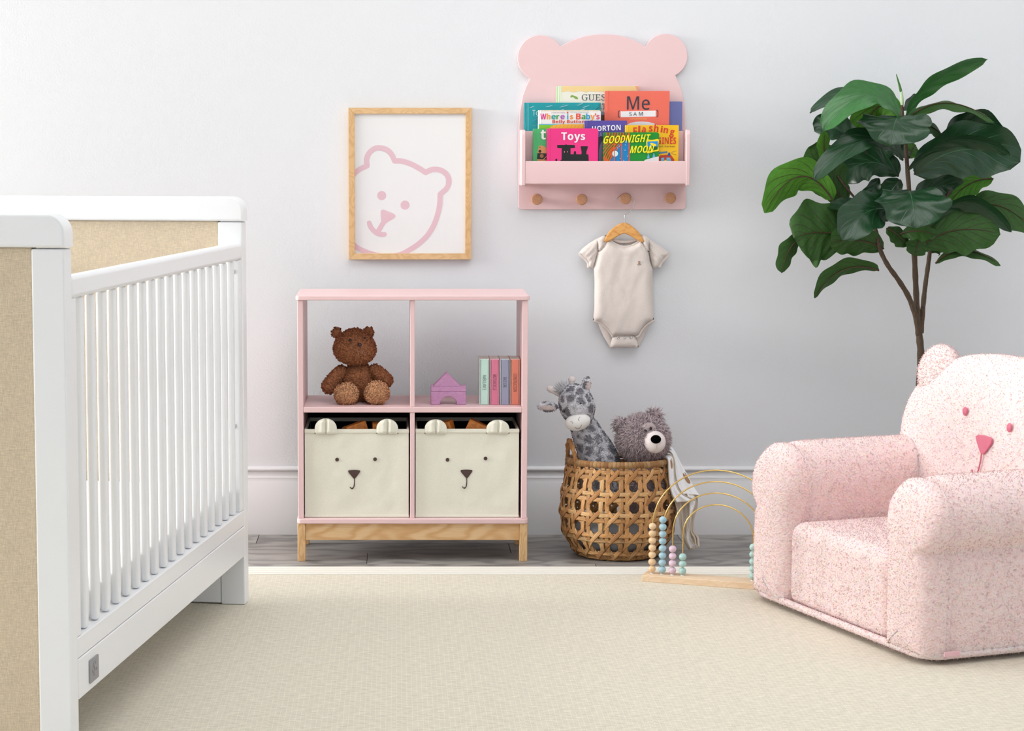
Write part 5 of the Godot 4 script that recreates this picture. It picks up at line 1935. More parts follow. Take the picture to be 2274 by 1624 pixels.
func make_giraffe() -> void:
	var g := thing("plush_giraffe", "grey and white patterned plush giraffe looking out of the wicker basket", "plush toy", at(BK + Vector3(-0.03, 0.1, 0)))
	var k := 5.66 / FOCAL
	var cell := FastNoiseLite.new()
	cell.noise_type = FastNoiseLite.TYPE_CELLULAR
	cell.cellular_return_type = FastNoiseLite.RETURN_DISTANCE2_SUB
	cell.fractal_type = FastNoiseLite.FRACTAL_NONE
	cell.cellular_jitter = 0.85
	cell.frequency = 34.0
	cell.seed = 12
	var dark := Color(0.54, 0.53, 0.56).srgb_to_linear()
	var pale := Color(0.9, 0.895, 0.92).srgb_to_linear()
	var cf := func(q: Vector3) -> Color:
		var d := cell.get_noise_3d(q.x, q.y, q.z) + 1.0
		return pale.lerp(dark, smoothstep(0.14, 0.26, d))
	var f := {"d": 110000.0, "l": 0.0042, "w": 0.0016, "lean": 0.75, "shade": 0.14, "low": 0.1, "stub": true}
	var p := func(x: float, y: float, z: float) -> Vector3: return on_z(x, y, z)
	# neck and chest in one tapering tube
	var pts := spline3(PackedVector3Array([p.call(1284, 915, 0.285), p.call(1302, 960, 0.285), p.call(1324, 1005, 0.288), p.call(1334, 1045, 0.292), p.call(1338, 1080, 0.295), p.call(1338, 1115, 0.295)]), 5)
	var rad := PackedFloat32Array()
	for i in pts.size():
		var u := float(i) / (pts.size() - 1)
		rad.append(lerpf(22, 45, pow(minf(u / 0.5, 1.0), 0.9)) * k * (1.0 if u < 0.85 else sqrt(maxf(0.03, 1.0 - pow((u - 0.85) / 0.15, 2.0)))))
	var mb := MB.new()
	mb.tube(pts, rad, 20)
	for i in mb.v.size():
		mb.c[i] = cf.call(mb.v[i])
	mb.fur(f.d, f.l, f.w, f.lean, 5, 0.14, cf, 0.1, Vector3.ZERO, true)
	part(g, "neck", mb, MAT.fur)
	var head := lobe(g, "head", p.call(1280, 898, 0.32), Vector3(37.5, 45, 36) * k, 20, Color.WHITE, f, func(d: Vector3): return 1.0 + 0.06 * d.y * d.y - 0.05 * d.y, cf)
	var cream := Color(0.92, 0.915, 0.905)
	var muz := lobe(head, "muzzle", p.call(1283, 937, 0.35), Vector3(28.5, 19.5, 22) * k, 14, cream, {})
	# ears: a furred shell with a pale lining
	for e in [[1216, 903.5, 23.0, 10.5, -4.0], [1301, 857, 10.0, 20.0, -14.0]]:
		var c: Vector3 = p.call(e[0], e[1], 0.318)
		lobe(head, "ear", c, Vector3(e[2], e[3], 5.5) * k, e[4], Color.WHITE, f, null, cf)
		var off := Vector3(0.0, -0.002, 0.005) if e[2] > 15 else Vector3(0.004, -0.001, 0.0045)
		lobe(head, "ear_lining", c + off, Vector3(e[2] * 0.72, e[3] * 0.62, 3.5) * k, e[4], Color(0.8, 0.74, 0.73), {})
	for h in [[[1243, 876], [1229, 868], [1222, 864]], [[1271, 868], [1269.5, 850], [1270, 843]]]:
		var hp := PackedVector3Array()
		for q in h:
			hp.append(p.call(q[0], q[1], 0.312))
		mb = MB.new()
		mb.paint(Color(0.86, 0.83, 0.82))
		var sp := spline3(hp, 4)
		var rr := PackedFloat32Array()
		for i in sp.size():
			var u := float(i) / (sp.size() - 1)
			rr.append((6.5 + 2.2 * smoothstep(0.4, 1.0, u)) * k * (1.0 if u < 0.99 else 0.7))
		mb.tube(sp, rr, 12)
		mb.blob(sp[sp.size() - 1], Vector3(8.4, 7.4, 8) * k, 14, 10)
		part(head, "horn", mb, MAT.fur)
	# forelock
	mb = MB.new()
	mb.paint(Color(0.82, 0.82, 0.84))
	mb.blob(p.call(1250, 864, 0.318), Vector3(13, 6, 8) * k, 14, 8, Basis(Vector3(0, 0, 1), 0.5))
	mb.fur(160000.0, 0.017, 0.0009, 0.35, 91, 0.1, null, 0.1, Vector3(-0.25, 0.5, 0.1))
	part(head, "forelock", mb, MAT.fur)
	var black := Color(0.13, 0.11, 0.12)
	bead(head, "eye", p.call(1251.5, 913.5, 0.3565), Vector3(3.2, 3.2, 3) * k, black)
	bead(head, "eye", p.call(1289, 896.5, 0.3605), Vector3(3.6, 3.6, 3) * k, black)
	var grey := Color(0.45, 0.43, 0.45)
	var zf := 0.378
	seam(muz, "nostril", PackedVector3Array([p.call(1266, 937, zf - 0.002), p.call(1270, 936.5, zf), p.call(1271.5, 941, zf)]), 0.0006, grey)
	seam(muz, "nostril", PackedVector3Array([p.call(1288, 926.5, zf), p.call(1284.5, 931, zf), p.call(1286, 935, zf)]), 0.0006, grey)
	seam(muz, "smile", PackedVector3Array([p.call(1276, 949, zf - 0.002), p.call(1281, 952.5, zf - 0.004), p.call(1287, 951.5, zf - 0.004), p.call(1292, 943.5, zf - 0.002)]), 0.0007, grey)

func make_grey_bear() -> void:
	var b := thing("plush_bear", "shaggy mauve-grey plush bear with cream muzzle in the wicker basket", "plush toy", at(BK + Vector3(0.07, 0.1, 0)))
	var k := 5.64 / FOCAL
	var mauve := Color(0.77, 0.7, 0.715)
	var f := {"d": 85000.0, "l": 0.0175, "w": 0.0016, "lean": 0.5, "shade": 0.3, "low": 0.35, "comb": Vector3(0.0, -0.25, 0.05)}
	var p := func(x: float, y: float, z: float) -> Vector3: return on_z(x, y, z)
	lobe(b, "body", BK + Vector3(0.066, 0.192, 0.03), Vector3(0.052, 0.066, 0.066), 0, mauve, f)
	var head := lobe(b, "head", p.call(1428, 975, 0.325), Vector3(53, 50, 50) * k, -8, mauve, f)
	for e in [[1380, 944], [1452, 924]]:
		lobe(head, "ear", p.call(e[0], e[1], 0.32), Vector3(14, 13, 8) * k, 0, mauve, f)
	var short := {}
	lobe(head, "brow_patch", p.call(1439, 954, 0.3715), Vector3(18, 15, 10) * k, 18, Color(0.74, 0.68, 0.68), short)
	var muz := lobe(head, "muzzle", p.call(1453.5, 982, 0.385), Vector3(24.5, 25, 22) * k, 20, Color(0.93, 0.89, 0.885), short)
	bead(muz, "nose", p.call(1456.5, 976, 0.4115), Vector3(11.6, 9.5, 6) * k, Color(0.02, 0.02, 0.025), -4, false)
	bead(head, "eye", p.call(1433, 957.5, 0.3865), Vector3(3.1, 3.8, 3) * k, Color(0.03, 0.03, 0.04))
	bead(head, "eye", p.call(1445.3, 951.8, 0.3885), Vector3(3.1, 4.0, 3) * k, Color(0.03, 0.03, 0.04))
	seam(muz, "mouth", PackedVector3Array([p.call(1457, 985, 0.4145), p.call(1458, 992, 0.4135), p.call(1458.5, 996, 0.411)]), 0.0006, Color(0.8, 0.73, 0.72))

# ------------------------------------------------------------------ muslin blanket hanging out of the basket
func make_blanket() -> void:
	var b := thing("muslin_blanket", "white muslin blanket with brown bear prints and beige border draped over the basket side", "blanket", at(Vector3(0.76, 0.02, 0.33)))
	var edge := func(pts: Array, u: float) -> Vector3:
		var x := u * (pts.size() - 1)
		var i := mini(int(x), pts.size() - 2)
		var t := x - i
		var a: Vector3 = pts[maxi(i - 1, 0)]
		var d: Vector3 = pts[mini(i + 2, pts.size() - 1)]
		return (pts[i] as Vector3).cubic_interpolate(pts[i + 1], a, d, t)
	var w := func(pts: Array) -> Array:
		var out := []
		for q in pts:
			out.append(on_z(q.x, q.y, q.z))
		return out
	# each sheet hangs between a left and a right edge, with folds running down it
	var sheets := [
		["upper_fold", "muslin", [Vector3(1474, 1004, 0.325), Vector3(1490, 1006, 0.345), Vector3(1497, 1024, 0.36), Vector3(1499, 1052, 0.37), Vector3(1505, 1080, 0.375), Vector3(1516, 1098, 0.375)], [Vector3(1482, 985, 0.29), Vector3(1496, 998, 0.3), Vector3(1512, 1028, 0.31), Vector3(1528, 1058, 0.32), Vector3(1543, 1085, 0.325), Vector3(1554, 1101, 0.33)], 2.0, 0.003, 0.0],
		["under_fold", "muslin", [Vector3(1470, 1016, 0.345), Vector3(1482, 1020, 0.37), Vector3(1484, 1042, 0.385), Vector3(1486, 1072, 0.395), Vector3(1492, 1098, 0.4), Vector3(1502, 1116, 0.4)], [Vector3(1476, 1010, 0.335), Vector3(1493, 1014, 0.36), Vector3(1497, 1040, 0.375), Vector3(1500, 1072, 0.38), Vector3(1514, 1096, 0.385), Vector3(1546, 1112, 0.37)], 1.5, 0.004, 1.0],
		["lower_fold", "muslin_beige", [Vector3(1490, 1098, 0.385), Vector3(1500, 1120, 0.39), Vector3(1508, 1150, 0.39), Vector3(1512, 1180, 0.39), Vector3(1518, 1205, 0.395), Vector3(1530, 1221, 0.4)], [Vector3(1548, 1100, 0.33), Vector3(1548, 1125, 0.33), Vector3(1540, 1155, 0.335), Vector3(1541, 1182, 0.35), Vector3(1550, 1194, 0.355), Vector3(1551, 1214, 0.375)], 3.5, 0.009, 0.3],
		["inner_fold", "muslin", [Vector3(1524, 1096, 0.365), Vector3(1530, 1115, 0.37), Vector3(1531, 1140, 0.38), Vector3(1526, 1170, 0.395), Vector3(1524, 1196, 0.405), Vector3(1533, 1219, 0.41)], [Vector3(1543, 1102, 0.355), Vector3(1545, 1118, 0.36), Vector3(1536, 1140, 0.385), Vector3(1531, 1170, 0.4), Vector3(1534, 1200, 0.41), Vector3(1548, 1213, 0.405)], 1.0, 0.003, 0.0],
	]
	for s in sheets:
		var lp: Array = w.call(s[2])
		var rp: Array = w.call(s[3])
		var folds: float = s[4]
		var deep: float = s[5]
		var ph: float = s[6]
		var sheet := func(u: float, v: float) -> Vector3:
			var a: Vector3 = edge.call(lp, 1.0 - v)
			var d: Vector3 = edge.call(rp, 1.0 - v)
			return a.lerp(d, u) + Vector3(0, 0, deep * sin((u * folds + ph + (1 - v) * 0.35) * TAU) * (0.3 + 0.7 * (1.0 - v)))
		var mb := MB.new()
		mb.grid(26, 40, sheet)
		mb.grid(26, 40, func(u: float, v: float): return sheet.call(1.0 - u, v) - Vector3(0, 0, 0.0016))
		var sh := part(b, s[0], mb, MAT[s[1]])
		# beige border along the edges
		for e in 2:
			var hem := PackedVector3Array()
			for i in 33:
				hem.append(sheet.call(0.02 if e == 0 else 0.98, i / 32.0) + Vector3(0, 0, 0.0004))
			var hb := MB.new()
			hb.tube(hem, 0.0032, 7, false, 0.5)
			if s[0] != "upper_fold" or e == 0:
				part(sh, "border", hb, MAT.muslin_beige)
		var foot := PackedVector3Array()
		for i in 25:
			foot.append(sheet.call(i / 24.0, 0.012) + Vector3(0, 0, 0.0004))
		var fb := MB.new()
		fb.tube(foot, 0.003, 7, false, 0.6)
		part(sh, "border", fb, MAT.muslin_beige)
		if s[0] == "upper_fold" or s[0] == "under_fold":
			# a brown printed bear: body and head, following the cloth
			var pm := MB.new()
			pm.paint(Color(0.62, 0.48, 0.36))
			var c := Vector2(0.8, 0.34) if s[0] == "upper_fold" else Vector2(0.62, 0.66)
			for q in [[Vector2(0, 0), Vector2(0.16, 0.065)], [Vector2(-0.1, 0.045), Vector2(0.09, 0.05)], [Vector2(0.08, 0.06), Vector2(0.05, 0.06)]]:
				var o: Vector2 = c + q[0]
				var rr: Vector2 = q[1]
				pm.grid(14, 3, func(u: float, v: float):
					var uu := clampf(o.x + rr.x * cos(u * TAU) * v, 0.0, 1.0)
					return sheet.call(uu, o.y + rr.y * sin(u * TAU) * v) + Vector3(0, 0, 0.0008), true)
			part(sh, "bear_print", pm, MAT.tinted)

# ------------------------------------------------------------------ bead rainbow
func make_abacus() -> void:
	var e := Vector3(0.9403, 0, 0.3403)
	var d := Vector3(0.3403, 0, -0.9403)
	var corner := Vector3(0.6325, 0, 0.7161)
	var l := 0.368
	var dep := 0.06
	var rug := 0.0098
	var xf := Transform3D(Basis(e, Vector3.UP, -d), corner + e * l / 2 + d * dep / 2 + Vector3(0, rug, 0))
	var r := thing("bead_rainbow", "wooden bead toy with four brass rainbow wires on a pale wooden base", "toy", xf)
	var mb := MB.new()
	mb.m = xf
	mb.rbox(Vector3(0, 0.0085, 0), Vector3(l, 0.017, dep), 0.0018)
	part(r, "base", mb, MAT.maple)
	var cx := 0.1905 - l / 2
	var halves := [0.1705, 0.1435, 0.117, 0.0905]
	var tops := [0.296, 0.2665, 0.237, 0.207]
	var legs := [0.14, 0.135, 0.13, 0.125]
	var cols := [Color(0.94, 0.8, 0.63), Color(0.66, 0.8, 0.85), Color(0.9, 0.79, 0.86), Color(0.69, 0.83, 0.81)]
	var counts := [7, 8, 4, 3]
	for k in 4:
		var pts := PackedVector3Array()
		var hw: float = halves[k]
		for i in 9:
			pts.append(xf * Vector3(cx - hw, 0.014 + (legs[k] - 0.014) * i / 8.0, 0))
		for i in range(1, 32):
			var a := PI - PI * i / 32.0
			pts.append(xf * Vector3(cx + hw * cos(a), legs[k] + (tops[k] - legs[k]) * sin(a), 0))
		for i in 9:
			pts.append(xf * Vector3(cx + hw, legs[k] - (legs[k] - 0.014) * i / 8.0, 0))
		mb = MB.new()
		mb.tube(pts, 0.0019, 10)
		var wire := part(r, "wire", mb, MAT.brass)
		for s in [-1.0, 1.0]:
			mb = MB.new()
			mb.m = xf
			mb.lathe(Vector3(cx + s * hw, 0.0168, 0), PackedVector2Array([Vector2(0.0052, 0), Vector2(0.0052, 0.0016), Vector2(0.0045, 0.0022), Vector2(0.002, 0.0022)]), 16)
			part(wire, "washer", mb, MAT.white_lacquer)
		for s in [-1.0, 1.0]:
			var n: int = counts[k] if s < 0 else [2, 2, 3, 5][k]
			for i in n:
				mb = MB.new()
				mb.m = xf
				mb.paint((cols[k] as Color).lightened(0.02 * sin(i * 2.3)).darkened(0.03 * maxf(0, sin(i * 1.7 + k))))
				var rr := 0.0098
				var prof := PackedVector2Array()
				for q in 13:
					var a := -PI / 2 + PI * q / 12.0
					prof.append(Vector2(maxf(0.0018, rr * cos(a)), rr * 0.94 * sin(a)))
				mb.lathe(Vector3(cx + s * hw, 0.0192 + rr + i * rr * 1.9, 0), prof, 22)
				part(r, "bead", mb, MAT.tinted_satin)

# ------------------------------------------------------------------ fiddle-leaf fig
func leaf_texture(top: bool, young := false) -> ImageTexture:
	var n := FastNoiseLite.new()
	n.seed = 77
	n.frequency = 0.05
	var base := Color(0.085, 0.225, 0.12) if top else Color(0.19, 0.36, 0.11)
	var vein := Color(0.27, 0.43, 0.3) if top else Color(0.2, 0.15, 0.07)
	var fine := Color(0.15, 0.31, 0.18) if top else Color(0.27, 0.44, 0.17)
	if young:
		base = Color(0.2, 0.42, 0.2) if top else Color(0.31, 0.56, 0.13)
		fine = Color(0.27, 0.5, 0.26) if top else Color(0.42, 0.64, 0.2)
	return picture(256, 256, func(x: int, y: int):
		# u runs across, v along; the midrib is u = 0.5
		var u := (x - 128) / 128.0
		var v := y / 256.0
		var k := 1.0 + 0.13 * n.get_noise_2d(x, y)
		var c := Color(base.r * k, base.g * k, base.b * k)
		# curved side veins, five pairs
		var run := v - 0.55 * pow(absf(u), 0.8) + 0.1 * u * u
		var ph := fposmod(run * 6.0, 1.0)
		var side := clampf(1.0 - absf(ph - 0.5) / (0.05 if top else 0.075), 0, 1) * clampf((0.95 - absf(u)) * 2.0, 0, 1)
		var net := clampf(1.0 - absf(fposmod(run * 36.0 + u * 3.0, 1.0) - 0.5) / 0.2, 0, 1) * 0.35
		c = c.lerp(fine, net)
		c = c.lerp(vein, side * (0.75 if top else 0.9))
		c = c.lerp(vein, clampf(1.0 - absf(u) / (0.035 * (1.15 - v)), 0, 1) * 0.95)
		return c)

func make_plant() -> void:
	var zc := 0.3
	var tx := on_z(2043, 800, zc).x
	var root := thing("fiddle_leaf_fig", "tall fiddle-leaf fig tree with big dark leaves standing behind the pink armchair", "plant", at(Vector3(tx, 0, zc)))
	var mb := MB.new()
	mb.lathe(Vector3(tx, 0, zc), PackedVector2Array([Vector2(0, 0), Vector2(0.085, 0), Vector2(0.09, 0.004), Vector2(0.11, 0.19), Vector2(0.112, 0.2), Vector2(0.106, 0.2), Vector2(0.103, 0.175), Vector2(0, 0.175)]), 40)
	part(root, "pot", mb, mat("pot_glaze", Color(0.9, 0.9, 0.88), 0.5))
	mb = MB.new()
	mb.blob(Vector3(tx, 0.172, zc), Vector3(0.103, 0.012, 0.103), 24, 10)
	part(root, "soil", mb, mat("soil", Color(0.2, 0.15, 0.11), 0.95))
	var bark := mat("bark", Color(0.31, 0.25, 0.19), 0.85)
	relief(bark, noise_tex(0.08, 41, 3, 256), 0.25)
	triplanar(bark, Vector3(9, 4, 9))
	var p := func(x: float, y: float, z: float) -> Vector3: return on_z(x, y, z)
	var k := 5.66 / FOCAL
	var stems := [
		["trunk", [Vector3(tx, 0.15, zc), Vector3(tx, 0.4, zc), p.call(2045, 800, zc), p.call(2042, 750, zc), p.call(2037, 700, zc), p.call(2034, 640, zc), p.call(2031, 575, zc), p.call(2026, 500, zc), p.call(2017, 400, zc), p.call(2011, 320, zc), p.call(2004, 255, zc), p.call(2003, 232, zc)], [8.5, 8.5, 8.3, 7.6, 7, 6.4, 6, 5.4, 5, 4.4, 3.8, 3.0]],
		["branch", [p.call(2040, 745, zc), p.call(2034, 705, zc + 0.01), p.call(2018, 660, zc + 0.02), p.call(1995, 622, zc + 0.03), p.call(1972, 590, zc + 0.04), p.call(1955, 556, zc + 0.04), p.call(1946, 515, zc + 0.03), p.call(1925, 470, zc), p.call(1890, 430, zc - 0.01), p.call(1860, 390, zc - 0.02)], [6.5, 6.2, 5.8, 5.4, 5.2, 4.8, 4, 3.2, 2.6, 2.2]],
		["branch", [p.call(2045, 740, zc), p.call(2049, 690, zc - 0.01), p.call(2054, 640, zc - 0.03), p.call(2061, 590, zc - 0.04), p.call(2066, 555, zc - 0.04), p.call(2078, 500, zc - 0.04), p.call(2095, 455, zc - 0.04), p.call(2112, 420, zc - 0.04)], [6.2, 5.8, 5.2, 5, 4.6, 3.6, 3, 2.4]],
	]
	for s in stems:
		var pts := spline3(PackedVector3Array(s[1]), 5)
		var rad := PackedFloat32Array()
		for i in pts.size():
			var x: float = float(i) / (pts.size() - 1) * (s[2].size() - 1)
			var j := mini(int(x), s[2].size() - 2)
			rad.append(lerpf(s[2][j], s[2][j + 1], x - j) * k * (1.0 + 0.07 * sin(i * 1.9)))
		mb = MB.new()
		mb.tube(pts, rad, 12)
		part(root, s[0], mb, bark)
	# the new shoot
	mb = MB.new()
	mb.paint(Color(0.74, 0.83, 0.68))
	mb.tube(spline3(PackedVector3Array([p.call(2003.5, 236, zc), p.call(2002.5, 215, zc), p.call(2000.5, 198, zc)]), 5), PackedFloat32Array([2.6, 3.4, 3.8, 3.9, 3.8, 3.6, 3.4, 3.1, 2.8, 2.4, 1.6].map(func(q): return q * k)), 10)
	part(root, "shoot_sheath", mb, MAT.tinted)
	mb = MB.new()
	mb.paint(Color(0.22, 0.42, 0.16))
	mb.tube(spline3(PackedVector3Array([p.call(2001.5, 206, zc), p.call(1997, 188, zc), p.call(1990, 164, zc)]), 5), PackedFloat32Array([2.4, 2.9, 3.0, 2.9, 2.7, 2.4, 2.1, 1.8, 1.4, 1.0, 0.4].map(func(q): return q * k)), 8)
	part(root, "shoot_tip", mb, MAT.tinted)

	var top := mat("leaf_top", Color.WHITE, 0.3)
	top.albedo_texture = leaf_texture(true)
	relief(top, top.albedo_texture, 0.35)
	top.backlight_enabled = true
	top.backlight = Color(0.06, 0.12, 0.02)
	var under := mat("leaf_underside", Color.WHITE, 0.62)
	under.albedo_texture = leaf_texture(false)
	relief(under, under.albedo_texture, 0.3)
	under.backlight_enabled = true
	under.backlight = Color(0.35, 0.7, 0.08)
	# base, bend, tip (pixel, pixel, depth offset), half width in pixels, roll, cup, seed
	# roll 0 turns the upper side to the viewer, 180 the underside
	var leaves := [
		[Vector3(2012, 262, 0.0), Vector3(2062, 178, 0.02), Vector3(2193, 132, 0.05), 27, 52, 0.25],
		[Vector3(1994, 248, -0.02), Vector3(1900, 196, -0.05), Vector3(1799, 252, -0.06), 30, 58, 0.2],
		[Vector3(2000, 262, 0.02), Vector3(1925, 195, 0.07), Vector3(1828, 292, 0.12), 38, 30, 0.3],
		[Vector3(1996, 262, -0.02), Vector3(1945, 225, -0.05), Vector3(1908, 318, -0.08), 40, 165, 0.2],
		[Vector3(1996, 262, 0.03), Vector3(1988, 268, 0.09), Vector3(1978, 323, 0.13), 77, 6, 0.1, 1],
		[Vector3(2012, 268, 0.0), Vector3(2100, 218, 0.0), Vector3(2208, 272, 0.03), 30, 118, 0.2],
		[Vector3(2012, 312, -0.01), Vector3(2050, 270, -0.03), Vector3(2094, 304, -0.05), 22, 140, 0.2],
		[Vector3(2030, 388, 0.0), Vector3(2140, 320, 0.02), Vector3(2266, 360, 0.05), 62, 12, 0.15],
		[Vector3(2016, 378, 0.02), Vector3(2120, 296, 0.08), Vector3(2246, 346, 0.1), 24, 62, 0.2],
		[Vector3(2092, 345, -0.05), Vector3(2150, 270, -0.06), Vector3(2230, 330, -0.06), 46, 25, 0.15],
		[Vector3(1925, 340, -0.02), Vector3(1860, 280, -0.04), Vector3(1808, 290, -0.04), 36, 25, 0.2],
		[Vector3(1878, 452, -0.02), Vector3(1835, 390, -0.02), Vector3(1812, 316, 0.0), 46, 172, 0.15],
		[Vector3(1838, 362, 0.0), Vector3(1828, 330, 0.02), Vector3(1832, 292, 0.04), 16, 195, 0.1],
		[Vector3(2006, 356, 0.02), Vector3(1925, 292, 0.07), Vector3(1808, 402, 0.1), 33, 35, 0.25],
		[Vector3(1996, 392, -0.02), Vector3(1930, 350, -0.04), Vector3(1862, 402, -0.06), 46, 20, 0.15],
		[Vector3(1850, 446, 0.0), Vector3(1775, 372, 0.0), Vector3(1698, 473, 0.02), 42, 150, 0.2],
		[Vector3(1885, 532, 0.02), Vector3(1822, 512, 0.03), Vector3(1764, 528, 0.05), 72, 176, 0.12],
		[Vector3(1790, 522, 0.0), Vector3(1752, 548, 0.01), Vector3(1736, 607, 0.02), 22, 155, 0.25],
		[Vector3(1988, 470, 0.04), Vector3(1925, 462, 0.1), Vector3(1872, 534, 0.15), 46, 12, 0.2],
		[Vector3(1975, 482, 0.0), Vector3(1905, 452, 0.02), Vector3(1836, 462, 0.02), 20, 40, 0.2],
		[Vector3(2018, 424, 0.04), Vector3(2026, 438, 0.11), Vector3(2034, 508, 0.16), 77, 2, 0.08, 1],
		[Vector3(1962, 552, 0.03), Vector3(1905, 530, 0.05), Vector3(1842, 540, 0.06), 36, 160, 0.15],
		[Vector3(1952, 600, 0.04), Vector3(1868, 590, 0.05), Vector3(1808, 662, 0.06), 26, 132, 0.2],
		[Vector3(2000, 520, 0.02), Vector3(2040, 512, 0.05), Vector3(2080, 524, 0.06), 24, 150, 0.1],
		[Vector3(2046, 548, -0.02), Vector3(2120, 505, 0.0), Vector3(2222, 520, 0.02), 54, 172, 0.15],
		[Vector3(2060, 520, -0.02), Vector3(2140, 428, 0.0), Vector3(2246, 516, 0.02), 24, 50, 0.25],
		[Vector3(2145, 478, -0.06), Vector3(2215, 445, -0.05), Vector3(2300, 518, -0.04), 42, 160, 0.15],
		[Vector3(2078, 586, -0.03), Vector3(2140, 548, -0.02), Vector3(2222, 590, 0.0), 19, 130, 0.2],
		[Vector3(2044, 528, 0.0), Vector3(2038, 545, 0.01), Vector3(2030, 568, 0.01), 26, 175, 0.1],
		[Vector3(2206, 398, -0.05), Vector3(2150, 405, -0.06), Vector3(2104, 456, -0.06), 28, 200, 0.15],
		[Vector3(2014, 352, -0.03), Vector3(1985, 330, -0.06), Vector3(1945, 350, -0.08), 32, 30, 0.15],
		[Vector3(2018, 352, -0.04), Vector3(2026, 330, -0.07), Vector3(2034, 322, -0.09), 20, 175, 0.1],
		[Vector3(1952, 396, -0.03), Vector3(1934, 430, -0.03), Vector3(1920, 472, -0.02), 20, 30, 0.2],
		[Vector3(2032, 440, -0.04), Vector3(2080, 410, -0.06), Vector3(2140, 420, -0.07), 36, 20, 0.15],
		[Vector3(2030, 380, -0.05), Vector3(2070, 350, -0.07), Vector3(2120, 380, -0.09), 34, 20, 0.15],
		[Vector3(2000, 400, -0.06), Vector3(1975, 430, -0.08), Vector3(1960, 470, -0.09), 34, 20, 0.1],
		[Vector3(2006, 244, -0.03), Vector3(2024, 222, -0.06), Vector3(2044, 224, -0.08), 16, 40, 0.1],
		[Vector3(1968, 508, -0.01), Vector3(1996, 522, 0.0), Vector3(2014, 548, 0.0), 22, 165, 0.15],
		[Vector3(2060, 560, -0.05), Vector3(2085, 540, -0.06), Vector3(2104, 556, -0.06), 24, 170, 0.1],
	]
	var young_top: StandardMaterial3D = top.duplicate()
	young_top.albedo_texture = leaf_texture(true, true)
	var young_under: StandardMaterial3D = under.duplicate()
	young_under.albedo_texture = leaf_texture(false, true)
	for i in leaves.size():
		var young: bool = i in [0, 2, 3, 12, 15, 29, 31]
		make_leaf(root, leaves[i], zc, young_top if young else top, young_under if young else under, i)

func make_leaf(root: Node3D, d: Array, zc: float, top: Material, under: Material, seed_: int) -> void:
	var a := on_z(d[0].x, d[0].y, zc + d[0].z)
	var b := on_z(d[1].x, d[1].y, zc + d[1].z)
	var c := on_z(d[2].x, d[2].y, zc + d[2].z)
	var hw: float = d[3] * 5.6 / FOCAL
	var roll := deg_to_rad(d[4])
	var cup: float = d[5]
	var bow := 0.55      # the bend is a handle of a quadratic curve
	var ctrl := b + (b - (a + c) / 2) * bow
	var spine := func(t: float) -> Vector3: return a.lerp(ctrl, t).lerp(ctrl.lerp(c, t), t)
	var ph := seed_ * 1.7
	var face := func(s: float, t: float, th: float) -> Vector3:
		# s across -1..1, t along 0..1
		var p: Vector3 = spine.call(t)
		var dir: Vector3 = (spine.call(minf(t + 0.02, 1.0)) - spine.call(maxf(t - 0.02, 0.0))).normalized()
		var view := Vector3(0, 0.15, 1).normalized()
		var side := dir.cross(view)
		if side.length() < 0.2:
			side = Vector3(1, 0, 0) - dir * dir.x
		if d.size() > 6:      # a leaf that comes towards the viewer
			side = Vector3(-1, 0, 0) + dir * dir.x
		side = side.normalized()
		var up := side.cross(dir).normalized()
		side = side.rotated(dir, roll)
		up = up.rotated(dir, roll)
		var w := sqrt(maxf(0.0, 1.0 - pow(absf(2.0 * pow(t, 0.86) - 1.0), 2.7))) * (0.62 + 0.4 * smoothstep(0.0, 0.62, t))
		w *= 1.0 + 0.085 * sin(t * 18.0 + ph + (1.3 if s > 0 else 0.0)) * absf(s)
		var rise := cup * absf(s) * hw * w * (0.6 + 0.4 * absf(s)) + hw * 0.085 * sin(t * 17.0 + ph + (0.0 if s > 0 else 2.0)) * s * s
		rise -= hw * 0.05 * cos(t * 32.0 - absf(s) * 6.0) * absf(s) * (1.0 - absf(s)) * 2.0
		return p + side * s * hw * w + up * (rise + th)
	var o := MeshInstance3D.new()
	o.name = "leaf"
	var am := ArrayMesh.new()
	for side_ in 2:
		var mb := MB.new()
		if side_ == 0:
			mb.grid(16, 26, func(u: float, v: float): return face.call(u * 2 - 1, v, 0.0005))
		else:
			mb.grid(16, 26, func(u: float, v: float): return face.call(u * 2 - 1, v, -0.0005))
			_flip(mb)
		var m := mb.mesh(Transform3D(Basis(), -root.position))
		am.add_surface_from_arrays(Mesh.PRIMITIVE_TRIANGLES, m.surface_get_arrays(0))
		am.surface_set_material(side_, top if side_ == 0 else under)
	o.mesh = am
	root.add_child(o, true)
	# its stalk: from the nearest stem to the base, running on as the raised midrib
	var rib := PackedVector3Array()
	var rad := PackedFloat32Array()
	for i in 17:
		var t := i / 16.0 * 0.93
		var q: Vector3 = face.call(0.0, t, -0.0016)
		rib.append(q)
		rad.append(lerpf(0.0026, 0.0006, t))
	var mb := MB.new()
	mb.paint(Color(0.27, 0.21, 0.12))
	mb.tube(rib, rad, 7)
	part(o, "midrib", mb, MAT.tinted)

